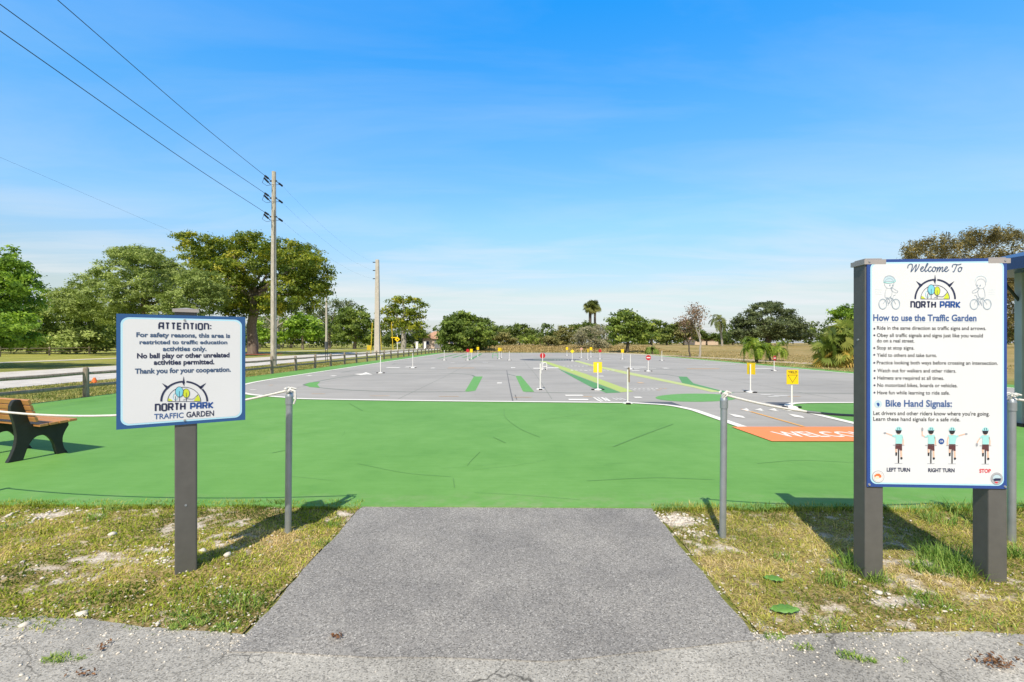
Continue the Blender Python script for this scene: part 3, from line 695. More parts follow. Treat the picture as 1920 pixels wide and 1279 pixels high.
onr = lambda X, Y, r: (X > 1.262+.05*(vnoise(Y*5, X*0, 78)-.5)+r.normal(0, .025, len(X))) & (Y > 2.44 + r.normal(0, .03, len(X)))
gl = [blades(60000, -5.6, -1.38, 2.36, 4.44, SPL, .014, .038, .0085, .95, 1, .50, keep=onl), blades(9000, -5.6, -1.38, 2.4, 4.44, SPL, .03, .065, .004, 1.15, 2, .55, keep=onl)]
gl += [blades(5200, -5.6, -1.38, 4.24, 4.41, [], .025, .07, .0055, .8, 6, 2.0)]
V, F, T = join_np(gl); tag(np_mesh('verge_grass', V, F, M['grass_l'], attrs={'tint': ('FACE', T)}), 'low weedy grass mat growing left of the grey path', 'grass', kind='stuff')
gr = [blades(42000, 1.27, 5.6, 2.36, 4.32, SPR, .025, .07, .0042, 1.3, 3, .56, keep=onr), blades(16000, 1.27, 5.6, 2.38, 4.32, SPR, .015, .035, .006, .9, 4, .5, keep=onr)]
gr += [blades(5200, 1.27, 5.6, 4.17, 4.31, [], .03, .085, .005, .8, 5, 2.0)]
V, F, T = join_np(gr); tag(np_mesh('verge_grass', V, F, M['grass_r'], attrs={'tint': ('FACE', T)}), 'dry yellow grass growing right of the grey path', 'grass', kind='stuff')
# tall tufts
tufts = []
for i, (px, py, rad, n, h) in enumerate(((1600, 1065, .13, 260, .16), (1640, 1085, .08, 130, .12), (1770, 1050, .17, 420, .20), (1800, 1075, .14, 260, .16), (1735, 1070, .10, 160, .14), (1895, 1040, .12, 240, .18), (1420, 955, .14, 140, .10),
                                          (1760, 975, .25, 260, .16), (1830, 965, .25, 240, .18), (1560, 1090, .12, 120, .10), (1470, 1050, .10, 80, .08), (1745, 1130, .13, 130, .09), (1560, 1180, .12, 90, .08),
                                          (215, 955, .12, 140, .11), (180, 972, .1, 110, .09), (20, 990, .14, 140, .10), (430, 1122, .12, 150, .07), (470, 1135, .1, 110, .08), (625, 985, .08, 90, .07), (600, 1020, .07, 80, .06), (130, 1140, .3, 200, .05), (330, 1145, .3, 200, .05), (1850, 1165, .2, 120, .06))):
    cx, cy = G(px, py); r = np.random.RandomState(100+i)
    def tn(X, Y, r): return np.clip(r.normal(.5, .25, len(X)), 0, 1)
    v, f, t = blades(n*2, cx-rad, cx+rad, cy-rad, cy+rad, [], h*.5, h, .0055, .85, 200+i, 2.0, tn, keep=lambda X, Y, rr, cx=cx, cy=cy, rad=rad: ((X-cx)**2+(Y-cy)**2 < (rad*rr.rand(len(X))**.5)**2) & (Y < 4.24+0.1*(X < 0)) & (Y > 2.42))
    tufts.append((v, f, t))
for i, (px, py, rad, n, h) in enumerate(((108, 1237, .055, 60, .03), (150, 1236, .03, 30, .022), (1505, 1215, .05, 40, .022), (1590, 1232, .05, 45, .025), (1625, 1240, .04, 40, .022), (1450, 1196, .05, 50, .03), (1690, 1240, .03, 20, .015), (360, 1165, .1, 70, .04), (330, 1178, .05, 40, .03), (420, 1180, .06, 50, .04))):
    cx, cy = G(px, py); v, f, t = blades(n*2, cx-rad, cx+rad, cy-rad*.6, cy+rad*.6, [], h*.5, h, .005, 1.0, 400+i, 2.0, lambda X, Y, r: np.clip(r.normal(.6, .25, len(X)), 0, 1))
    v[:, 2] += .012; tufts.append((v, f, t))
V, F, T = join_np(tufts); tag(np_mesh('grass_tufts', V, F, M['grass_tuft'], attrs={'tint': ('FACE', T)}), 'taller green grass tufts around the sign posts', 'grass', kind='stuff')

def leaves_np(r, C, bias, per, spread, size, asp, tint_c, tint_sd=.12, up=.5, rnd=.7):
    n = len(C); m = n*per
    P = np.repeat(C, per, 0)+r.normal(0, 1, (m, 3))*np.asarray(spread)
    nr = np.repeat(bias, per, 0)*.8+np.array([0, 0, up])+r.normal(0, rnd, (m, 3)); nr /= np.linalg.norm(nr, axis=1, keepdims=True)+1e-9
    t = np.cross(nr, r.normal(0, 1, (m, 3))); t /= np.linalg.norm(t, axis=1, keepdims=True)+1e-9; b = np.cross(nr, t)
    s = (size*r.uniform(.55, 1.35, m))[:, None]
    V = np.stack([P-t*s, P+b*s*asp+nr*s*.12, P+t*s, P-b*s*asp+nr*s*.12], 1).reshape(-1, 3); F = np.arange(m*4).reshape(m, 4)
    T = np.clip(np.repeat(tint_c, per)+r.normal(0, tint_sd, m), 0, 1)
    return V, F, T
# stones
def rock_np(cx, cy, cz, s, r):
    ico = bmesh.new(); bmesh.ops.create_icosphere(ico, subdivisions=1, radius=1.0); v = np.array([q.co[:] for q in ico.verts]); f = np.array([[q.index for q in p.verts] for p in ico.faces]); ico.free()
    v = v*(1+r.normal(0, .16, (len(v), 1)))*np.array([r.uniform(.8, 1.4), r.uniform(.7, 1.1), r.uniform(.45, .75)])
    a = r.uniform(0, 6.28); c_, s_ = math.cos(a), math.sin(a); v = v @ np.array([[c_, s_, 0], [-s_, c_, 0], [0, 0, 1]])
    return v*s + np.array([cx, cy, cz]), f
gr_ = np.random.RandomState(55); parts = []
def drop(px, py, spread, n, smin, smax):
    cx, cy = G(px, py)
    for _ in range(n):
        x, y = cx+gr_.normal(0, spread), cy+gr_.normal(0, spread*.6)
        if y > 4.27 or y < 2.08 or (-1.33 < x < 1.23 and y > 2.2): continue
        v, f = rock_np(x, y, 0.006 if y < 2.5 else float(soil_h(x, y)), gr_.uniform(smin, smax), gr_); parts.append((v, f, np.zeros(len(f))))
for a in ((95, 965, .22, 90, .006, .018), (290, 1030, .12, 45, .005, .014), (320, 1062, .07, 30, .005, .014), (405, 1095, .1, 20, .004, .012), (1268, 975, .11, 120, .006, .016), (1300, 1000, .1, 40, .005, .013),
          (1680, 1125, .12, 26, .004, .012), (1620, 980, .2, 26, .004, .012), (240, 1100, .6, 60, .003, .010), (450, 1010, .3, 36, .003, .011), (1500, 1080, .4, 40, .003, .010), (150, 1180, .5, 60, .004, .012), (1850, 1100, .3, 30, .003, .01), (40, 1060, .4, 60, .004, .012), (150, 1080, .6, 34, .006, .014), (400, 1060, .4, 20, .005, .012), (1750, 1120, .4, 26, .005, .012), (1500, 1030, .35, 26, .005, .011), (100, 1182, .3, 160, .002, .007), (350, 1175, .25, 200, .002, .008), (430, 1205, .08, 60, .002, .006), (1450, 1195, .12, 120, .002, .007), (1560, 1200, .25, 160, .002, .007), (1800, 1200, .4, 200, .002, .007), (1240, 965, .06, 50, .004, .010), (700, 1225, .3, 30, .001, .004), (1100, 1250, .5, 40, .001, .004)) + tuple((432+(680-432)*q, 1225+(952-1225)*q, .03, 22, .002, .007) for q in (.1, .25, .4, .55, .68, .8, .9)) + tuple((1418+(1222-1418)*q, 1200+(952-1200)*q, .03, 22, .002, .007) for q in (.05, .2, .35, .5, .65, .8, .9)):
    drop(*a)
V, F, T = join_np(parts); tag(np_mesh('gravel', V, F, M['stone'], smooth=False), 'loose pale limestone gravel scattered over both verges', 'gravel', kind='stuff')
for i, (px, py, s, lab) in enumerate(((211, 1003, .030, 'flat pale limestone rock in the weeds left of the small sign'), (381, 1041, .028, 'rounded grey rock in the shadow behind the small sign post'), (155, 1152, .026, 'white rock at the weed edge beside the old road'),
                                      (427, 1049, .038, 'broad flat pale slab right of the small sign post'), (1648, 1112, .022, 'small white rock on bare soil below the large sign'), (47, 1174, .024, 'pale rock at the old road edge near the lower left corner'),
                                      (1530, 1172, .016, 'small white rock in dry grass beside the path corner'), (148, 1084, .0, ''))):
    if not s: continue
    x, y = G(px, py); v, f = rock_np(0, 0, 0, s, gr_)
    o = np_mesh('limestone_rock', v, f, M['stone']); o.location = (x, y, s*.2+float(soil_h(x, y))); tag(o, lab, 'rock', 'larger limestone rocks on the verges')
# brown leaf litter on the old road
for px, py, n, sp, lab in ((1865, 1246, 70, .045, 'brown dry leaf litter heap on the road at lower right'), (190, 1217, 14, .02, 'reddish brown leaf scraps on the road at lower left'), (155, 1267, 16, .03, 'brown leaf scraps at the bottom left road edge'), (632, 1199, 22, .016, 'dark dirt crumbs on the grey path near its lower left')):
    cx, cy = G(px, py); rr_ = np.random.RandomState(px); C = np.stack([rr_.normal(0, sp, n), rr_.normal(0, sp*.55, n), rr_.uniform(.003, .012, n)], -1)
    V, F, T = leaves_np(rr_, C, np.tile([0, 0, 1.0], (n, 1)), 2, (.006, .006, .002), .009, .45, rr_.uniform(0, 1, n)); o = np_mesh('leaf_litter', V, F, M['litter'], attrs={'tint': ('FACE', T)}); o.location = (cx, cy, .012); tag(o, lab, 'leaf litter')
# broad fallen leaves
M['broad_leaf'] = paint('broad_green_leaf', (0.12, 0.28, 0.06), 0.5, 0.15, 30)
for px, py, L, a, lab in ((1471, 1147, .078, -12, 'larger broad green leaf lying in dry grass beside the path'), (1450, 1089, .058, -35, 'smaller broad green leaf lying in dry grass right of the path')):
    b = MB(); x, y = G(px, py); n = 12
    top = [(L*(-1+2*i/n), L*.40*math.sin(math.pi*i/n)**.8*(1+.05*(-1)**i)) for i in range(n+1)]
    vv = []; ff = []
    for i, (u, w_) in enumerate(top):
        zc_ = .006*math.cos(u/L*1.4); wv_ = .004*math.sin(i*2.1); vv += [(u, -w_, zc_+.006+wv_), (u, 0, zc_), (u, w_, zc_+.008-wv_)]
    for i in range(n): ff += [(3*i, 3*i+3, 3*i+4, 3*i+1), (3*i+1, 3*i+4, 3*i+5, 3*i+2)]
    o = b.add(vv, ff).build('broad_leaf', M['broad_leaf'], smooth=True); o.location = (x, y, .008); o.rotation_euler = (R(13), R(-5), R(a))
    sd = o.modifiers.new('thick', 'SOLIDIFY'); sd.thickness = .0015
    tag(o, lab, 'leaf', 'broad leaves fallen on the right verge')

# sparse grass blades along the far edges of the court (left verge and right verge)
def tuft_field(name, label, n, x0, x1, y0, y1, h, w, seed, mat):
    V, F, T = blades(n, x0, x1, y0, y1, [], h*.4, h, w, .7, seed, .62)
    V[:, 2] += gz(V[:, 0], V[:, 1]); tag(np_mesh(name, V, F, mat, attrs={'tint': ('FACE', T)}), label, 'grass', kind='stuff')
tuft_field('lawn_grass', 'green and straw coloured grass between wooden fence and street', 34000, -16.6, -11.62, 10.0, 36, .075, .022, 61, M['grass_field'])
tuft_field('field_grass', 'dry field grass beyond the right edge of the lot', 16000, 17.4, 32, 24, 70, .10, .05, 62, M['grass_straw'])
tuft_field('berm_grass', 'straw coloured rough grass on the rise behind the lot', 26000, -9, 26, 71.6, 92, .26, .12, 63, M['grass_straw'])

# ------------------------------------------------------------------ printed signs
def homog(src, dst):
    A = []
    for (x, y), (u, v) in zip(src, dst):
        A.append([x, y, 1, 0, 0, 0, -u*x, -u*y, -u]); A.append([0, 0, 0, x, y, 1, -v*x, -v*y, -v])
    return np.linalg.svd(np.array(A, float))[2][-1].reshape(3, 3)
class Art(MB):
    """flat artwork on a board; positions read off the photograph, straightened to the board"""
    def __init__(s, quad, W, H, mats):
        super().__init__(); s.Hm = homog(quad, [(0, H), (W, H), (W, 0), (0, 0)]); s.mi = {k: i for i, k in enumerate(mats)}; s.mats = mats; s.lv = 0.0
    def uv(s, p):
        q = s.Hm @ np.array([p[0], p[1], 1.0]); return q[:2]/q[2]
    def flush(s, name, bd):
        o = s.build(name, [M[k] for k in s.mats], bd); o.location = (0, -.0018, 0); s.v, s.f, s.m = [], [], []
        return o
    def face(s, pts, ink_, lv, faces=None):
        s.add([(p[0], -lv*0.0006, p[1]) for p in pts], faces or [tuple(range(len(pts)))], s.mi[ink_])
    def poly(s, pts, ink_, lv=2): s.face([s.uv(p) for p in pts], ink_, lv)
    def line(s, pts, w, ink_, lv=2, closed=False, sm=0):
        q = [s.uv(p) for p in pts]
        if sm: q = smooth_path(q, sm, closed)
        v, f = stroke(q, w, closed); s.face(v, ink_, lv, f)
    def text(s, st, x0, x1, yb, yc, ink_, lv=2, bold=0.012, shear=0.0, spacing=1.0, yb1=None, yc1=None, tall=1.0):
        v, f = text_geo(st, bold, shear, spacing); wd_ = max(p[0] for p in v)
        yb1 = yb if yb1 is None else yb1; yc1 = yc if yc1 is None else yc1
        A0, A1 = s.uv((x0, yb)), s.uv((x1, yb1)); C0 = s.uv((x0, yc)); ch = np.linalg.norm(C0-A0)
        d = (A1-A0); up = np.array((-d[1], d[0]))/np.linalg.norm(d); ch *= tall   # the lettering is a little condensed
        s.face([A0 + d*(p[0]/wd_) + up*ch*p[1] for p in v], ink_, lv, f)
    GL = {'A': [[(0, 0), (0, .75), (.12, 1), (.56, 1), (.56, 0)], [(0, .42), (.56, .42)]], 'T': [[(0, 1), (.48, 1)], [(.24, 1), (.24, 0)]], 'E': [[(.5, 1), (0, 1), (0, 0), (.5, 0)], [(0, .5), (.45, .5)]],
          'N': [[(0, 0), (0, 1), (.42, 1), (.56, .84), (.56, 0)]], 'I': [[(0, 0), (0, 1)]], 'O': [[(.1, 0), (0, .12), (0, .88), (.1, 1), (.46, 1), (.56, .88), (.56, .12), (.46, 0), (.1, 0)]],
          'R': [[(0, 0), (0, 1), (.46, 1), (.54, .9), (.54, .58), (.46, .48), (0, .48)], [(.3, .48), (.56, 0)]], 'H': [[(0, 0), (0, 1)], [(.56, 0), (.56, 1)], [(0, .5), (.56, .5)]],
          'P': [[(0, 0), (0, 1), (.46, 1), (.56, .9), (.56, .5), (.46, .4), (0, .4)]], 'K': [[(0, 0), (0, 1)], [(.56, 1), (.06, .48), (.56, 0)]], ':': [[(0, .08), (0, .24)], [(0, .6), (0, .76)]], ' ': []}
    GW = {'I': 0.0, 'T': .48, ':': 0.0, ' ': .05}
    def logo_text(s, st, x0, x1, yb, yc, ink_, lv=2, th=.19, yb1=None, yc1=None, gap=.30):
        A0, A1 = s.uv((x0, yb)), s.uv((x1, yb if yb1 is None else yb1)); ch = np.linalg.norm(s.uv((x0, yc))-A0)
        tot = sum(s.GW.get(c, .56)+gap for c in st)-gap+th; d = (A1-A0); L = np.linalg.norm(d); d = d/L; up = np.array((-d[1], d[0])); k = L/tot
        cur = th/2
        for c in st:
            for pl in s.GL[c]:
                q = [A0 + d*k*(cur+p[0]) + up*ch*(th/2*0.9+p[1]*(1-th*0.9)) for p in pl]
                # lengthen free ends a touch so that corners close
                v, f = stroke(q, th*min(k, ch)*0.92); s.face(v, ink_, lv, f)
            cur += s.GW.get(c, .56)+gap
    def compass(s, cx, yb, rx, ry, rin=.70):
        """half compass with three trees: (cx, yb) foot centre in photo pixels"""
        E = lambda a, k=1.0, ky=None: (cx+rx*k*math.cos(R(a)), yb-ry*(ky or k)*math.sin(R(a)))
        for a0, a1 in ((0, 38), (41, 84), (93, 134), (138, 180)):
            n = 12; s.line([E(a0+(a1-a0)*i/n, .97) for i in range(n+1)], rx*.085*s.k, 'ink_navy', 2)
        for a in (44, 136):
            s.poly([E(a-5, .92), E(a+5, .92), E(a, 1.30)], 'ink_navy', 2)
        s.poly([E(93, .86), E(87.5, .90), E(90.5, 1.24), E(92.5, 1.0)], 'ink_navy', 3); s.poly([E(96, .98), E(89, .98), E(89.5, .74)], 'ink_navy', 3)
        n = 24; s.line([E(180*i/n, rin) for i in range(n+1)], rx*.022*s.k, 'ink_navy', 2)
        s.line([E(0, rin), E(180, rin)], rx*.02*s.k, 'ink_navy', 2)
        for fx, fy, wx, wy, c in ((-.20, .47, .17, .25, 'ink_sky'), (.09, .40, .14, .22, 'ink_lime')):
            s.poly(ell(cx+fx*rx, yb-fy*ry, wx*rx, -wy*ry, 20), c, 3); s.line(ell(cx+fx*rx, yb-fy*ry, wx*rx, wy*ry, 20), rx*.018*s.k, 'ink_navy', 4, True)
            s.line([(cx+fx*rx, yb), (cx+fx*rx, yb-(fy+.03)*ry)], rx*.02*s.k, 'ink_navy', 4)
        s.line(ell(cx-.37*rx, yb-.24*ry, .10*rx, .16*ry, 16), rx*.018*s.k, 'ink_sky', 3, True); s.line([(cx-.37*rx, yb), (cx-.37*rx, yb-.26*ry)], rx*.018*s.k, 'ink_navy', 4)
        s.poly([(cx+.40*rx, yb-.02*ry), (cx+.67*rx, yb-.02*ry), (cx+.66*rx, yb-.16*ry), (cx+.58*rx, yb-.34*ry), (cx+.50*rx, yb-.2*ry)][::-1], 'ink_lime', 2)
        s.poly([(cx-.68*rx, yb-.02*ry), (cx-.48*rx, yb-.02*ry), (cx-.56*rx, yb-.10*ry), (cx-.66*rx, yb-.16*ry)][::-1], 'ink_lime', 2)
        s.line([(cx-.05*rx, yb-.06*ry), (cx+.12*rx, yb-.13*ry), (cx+.36*rx, yb-.12*ry), (cx+.52*rx, yb-.26*ry), (cx+.58*rx, yb-.34*ry)], rx*.02*s.k, 'ink_navy', 4, sm=4)
INKS = ['ink_navy', 'ink_blue', 'ink_slate', 'ink_mid', 'ink_black', 'ink_sky', 'ink_lime', 'ink_pale', 'ink_line', 'ink_aqua', 'ink_maroon', 'ink_skin', 'ink_red', 'ink_grey', 'ink_orange', 'ink_cream', 'ink_white']
def rounded(W, H, rad, n=8):
    o = []
    for cx, cy, a in ((W-rad, H-rad, 0), (rad, H-rad, 90), (rad, rad, 180), (W-rad, rad, 270)):
        o += [(cx+rad*math.cos(R(a+90*i/n)), cy+rad*math.sin(R(a+90*i/n))) for i in range(n+1)]
    return o
def sign_board(root, W, H, blue, margin, name='sign_board'):
    bd = MB().box((W/2, .004, H/2), (W, .008, H)).build(name, [M[blue], M['sign_back']], root)
    mb = MB(); o1 = rounded(W-2*margin*.72, H-2*margin*.72, margin*1.5); mb.add([(u+margin*.72, -.0008, v+margin*.72) for u, v in o1], [tuple(range(len(o1)))], 0)
    o2 = rounded(W-2*margin*1.08, H-2*margin*1.08, margin*1.3); mb.add([(u+margin*1.08, -.0014, v+margin*1.08) for u, v in o2], [tuple(range(len(o2)))], 1)
    mb.build('sign_face', [M['sign_sky'], M['sign_white']], bd)
    return bd
def screws(bd, pts):
    for u, v in pts:
        MB().tube([(u, 0, v), (u, -.006, v)], [.008, .006], 8).build('screw', M['sign_back'], bd, smooth=True)

# ---- small sign on one post, left
W_, H_ = 0.672, 0.690
Yl, Yr = 2.815, 3.180
pl = np.array(((218-960)/FPX*Yl, Yl)); pr = np.array(((460-960)/FPX*Yr, Yr)); W_ = float(np.linalg.norm(pr-pl)); ang = math.atan2(pr[1]-pl[1], pr[0]-pl[0])
H_ = 0.697; zb = EYE-(806-HOR)/FPX*Yl
t_ = .508; psx, psy = pl+(pr-pl)*t_; psy -= .04
root = thing('park_sign', 'single post white park sign headed ATTENTION with blue border beside the path', 'sign', (psx, psy+.04, 0), ang)
d_ = np.array((math.cos(ang), math.sin(ang))); nrm_ = np.array((math.sin(ang), -math.cos(ang)))
bo = thing_off = pl - np.array((psx, psy+.04)); u0 = float(bo @ d_); v0 = float(bo @ np.array((-math.sin(ang), math.cos(ang))))
bd = sign_board(root, W_, H_, 'sign_blue', .028); bd.location = (u0, v0, zb)
mid_off = v0 + .008
pw = .118
po = MB().box((.0, mid_off+pw/2, .84), (pw, pw, 1.72)).build('post', M['post_grey'], root, bevel=.008)
cb = MB(); cb.box((0, mid_off+pw/2, 1.706), (pw+.022, pw+.022, .020)); cb.add([(-.066, mid_off+pw/2-.066, 1.717), (.066, mid_off+pw/2-.066, 1.717), (.066, mid_off+pw/2+.066, 1.717), (-.066, mid_off+pw/2+.066, 1.717), (0, mid_off+pw/2, 1.728)], [(0, 1, 4), (1, 2, 4), (2, 3, 4), (3, 0, 4)])
cb.build('post_cap', M['cap_grey'], po)
MB().tube([(0.0, mid_off-.003, .46), (0.0, mid_off+.01, .46)], .007, 8).build('bolt', M['galv'], po)
z3x = lambda zx, zy: (180+zx/4.919, 560+zy/4.919)
A = Art([z3x(190, 125), z3x(1388, 170), z3x(1375, 1118), z3x(175, 1215)], W_, H_, INKS); A.k = W_/243*1.0
def tx(st, x0, x1, yb, yc, ink_, yb1=None, **k):
    a, b = z3x(x0, yb), z3x(x1, yb if yb1 is None else yb1); c = z3x(x0, yc); k.setdefault('bold', .034); k.setdefault('tall', 1.0 if st.isupper() else 1.17); A.text(st, a[0], b[0], a[1], c[1], ink_, yb1=b[1], **k)
a, b = z3x(582, 280), z3x(1076, 290); c = z3x(582, 208); A.logo_text('ATTENTION:', a[0], b[0], a[1], c[1], 'ink_navy', yb1=b[1], th=.25, gap=.34)
A.flush('heading', bd)
tx('For safety reasons, this area is', 376, 1246, 344, 306, 'ink_slate', 360)
tx('restricted to traffic education', 405, 1220, 412, 378, 'ink_slate', 418)
tx('activities only.', 622, 1028, 478, 440, 'ink_slate', 479)
tx('No ball play or other unrelated', 380, 1238, 544, 502, 'ink_navy', 539)
tx('activities permitted.', 536, 1098, 605, 564, 'ink_navy', 602)
tx('Thank you for your cooperation.', 358, 1248, 688, 646, 'ink_slate', 672)
A.flush('notice_text', bd); cc = z3x(815, 948); A.compass(cc[0], cc[1], 220/4.919, 190/4.919); A.flush('emblem', bd)
a, b = z3x(538, 1047), z3x(828, 1030); c = z3x(538, 968); A.logo_text('NORTH', a[0], b[0], a[1], c[1], 'ink_navy', yb1=b[1], th=.26)
a, b = z3x(866, 1027), z3x(1086, 1015); c = z3x(866, 958); A.logo_text('PARK', a[0], b[0], a[1], c[1], 'ink_blue', yb1=b[1], th=.26)
tx('TRAFFIC', 532, 806, 1114, 1064, 'ink_mid', 1098, bold=0.015)
tx('GARDEN', 832, 1088, 1096, 1044, 'ink_navy', 1080, bold=0.02)
A.flush('park_name', bd)
screws(bd, [(W_/2, H_-.03), (W_/2, .028)])

# ---- large sign on two posts, right
Yb = 2.955
bx0, bx1 = (1626-960)/FPX*2.975, (1888-960)/FPX*2.93
W2 = math.hypot(bx1-bx0, .045); ang2 = math.atan2(2.93-2.975, bx1-bx0)
ztop, zbot = EYE-(485.5-HOR)/FPX*2.955, EYE-(914.5-HOR)/FPX*2.955; H2 = ztop-zbot
root = thing('welcome_sign', 'tall white rules board with royal blue border on two charcoal posts', 'sign', (bx0, 2.975, 0), ang2)
bd = sign_board(root, W2, H2, 'sign_blue2', .026); bd.location = (0, 0, zbot)
def post_at(u, wpost=.112, top=2.025):
    p = MB().box((u, .0082+wpost/2, top/2-.02), (wpost, wpost, top+.0)).build('post', M['post_grey'], root, bevel=.006)
    c_ = MB().box((u, .0082+wpost/2, top-.012), (wpost+.02, wpost+.02, .03)); c_.box((u, .0082+wpost/2, top+.006), (wpost-.01, wpost-.01, .012)); c_.build('post_cap', M['cap_grey'], p)
    return p
p1 = post_at(.048); p2 = post_at(W2-.045)
MB().tube([(.048-.056, .07, 1.52), (.048-.062, .07, 1.52)], .007, 8).build('bolt', M['galv'], p1)
zr = lambda zx, zy: (1590+zx/5.33, 460+zy/5.33)
zs = lambda zx, zy: (1590+zx/5.33, 690+zy/5.33)
B = Art([(1626, 487), (1888, 484), (1888.5, 916), (1628, 914)], W2, H2, INKS); B.k = W2/262
def tb(f, st, x0, x1, yb, yc, ink_, **k):
    a, b, c = f(x0, yb), f(x1, yb), f(x0, yc); B.text(st, a[0], b[0], a[1], c[1], ink_, **k)
# hand-drawn script heading
def script(paths, ink_, w):
    for pth in paths: B.line([zr(*p) for p in pth], w*B.k, ink_, 2, sm=5)
script([[(595, 232), (600, 205), (622, 190), (640, 196), (640, 225), (628, 266), (650, 240), (680, 195), (676, 235), (670, 266), (700, 225), (712, 190)],
        [(720, 245), (742, 235), (752, 222), (742, 216), (726, 235), (728, 258), (745, 262), (766, 240)],
        [(766, 240), (792, 200), (797, 187), (788, 186), (772, 225), (768, 256), (778, 264), (796, 246)],
        [(832, 222), (820, 217), (804, 236), (804, 258), (818, 264), (838, 246)],
        [(856, 218), (842, 236), (844, 260), (860, 262), (874, 240), (868, 220), (856, 218)], [(868, 224), (890, 228)],
        [(898, 218), (886, 264), (900, 238), (914, 219), (920, 226), (910, 264), (924, 238), (940, 219), (946, 226), (938, 256), (946, 264), (962, 246)],
        [(962, 246), (984, 235), (992, 222), (980, 216), (966, 238), (968, 260), (984, 263), (1008, 244)],
        [(1040, 222), (1044, 200), (1066, 192), (1100, 196), (1130, 188)], [(1088, 196), (1070, 235), (1056, 266), (1044, 262)],
        [(1116, 220), (1100, 238), (1102, 260), (1118, 263), (1134, 242), (1128, 222), (1116, 220)], [(1126, 226), (1142, 226)]], 'ink_slate', 1.7)
B.flush('script_heading', bd); cc = zr(870, 540); B.compass(cc[0], cc[1], 205/5.33, 200/5.33); B.flush('emblem', bd)
a, b, c = zr(622, 634), zr(880, 634), zr(622, 560); B.logo_text('NORTH', a[0], b[0], a[1], c[1], 'ink_navy', th=.26)
B.flush('park_name', bd); a, b, c = zr(915, 634), zr(1125, 634), zr(915, 560); B.logo_text('PARK', a[0], b[0], a[1], c[1], 'ink_blue', th=.26)
B.flush('park_name', bd)
tb(zr, 'How to use the Traffic Garden', 252, 1282, 760, 698, 'ink_mid', bold=0.024, tall=1.08)
B.line([zr(250, 774), zr(1280, 774)], .3*B.k, 'ink_pale')
B.flush('heading', bd)
for st, x1, yb, dot in (('Ride in the same direction as traffic signs and arrows.', 1378, 849, 840), ('Obey all traffic signals and signs just like you would', 1346, 922, 906), ('do on a real street.', 664, 977, 0), ('Stop at stop signs.', 664, 1048, 1034),
                        ('Yield to others and take turns.', 888, 1121, 1102), ('Practice looking both ways before crossing an intersection.', 1494, 1196, 1182)):
    tb(zr, st, 290, x1, yb, yb-31, 'ink_black', bold=0.006, tall=1.16)
    if dot: B.poly(ell(*zr(264, dot), 1.75, -1.75, 12), 'ink_navy')
    if not st.startswith('Obey'): B.flush('rule_text', bd)
for st, x1, yb, dot in (('Watch out for walkers and other riders.', 1080, 50, 36), ('Helmets are required at all times.', 960, 123, 109), ('No motorized bikes, boards or vehicles.', 1095, 196, 181), ('Have fun while learning to ride safe.', 1018, 270, 254)):
    tb(zs, st, 296, x1, yb, yb-31, 'ink_black', bold=0.006, tall=1.16); B.poly(ell(*zs(268, dot), 1.75, -1.75, 12), 'ink_navy'); B.flush('rule_text', bd)
B.poly(ell(*zs(305, 368), 7.2, -7.2, 20), 'ink_pale', 1); B.poly([zs(*p) for p in ((288, 362), (305, 352), (320, 366), (318, 382), (305, 396), (296, 380))][::-1], 'ink_blue')
tb(zs, 'Bike Hand Signals:', 380, 1040, 391, 328, 'ink_mid', bold=0.024, tall=1.08); B.line([zs(380, 407), zs(1040, 407)], .3*B.k, 'ink_pale'); B.flush('heading', bd)
tb(zs, "Let drivers and other riders know where you're going.", 258, 1414, 477, 444, 'ink_black', bold=0.006, tall=1.16)
tb(zs, 'Learn these hand signals for a safe ride.', 258, 1122, 535, 502, 'ink_black', bold=0.006, tall=1.16)
B.flush('paragraph', bd)
tb(zs, 'LEFT TURN', 394, 626, 1039, 1000, 'ink_navy', bold=0.03); B.flush('caption', bd); tb(zs, 'RIGHT TURN', 806, 1068, 1041, 1002, 'ink_navy', bold=0.03); B.flush('caption', bd); tb(zs, 'STOP', 1314, 1428, 1044, 1005, 'ink_red', bold=0.03)
B.flush('caption', bd)
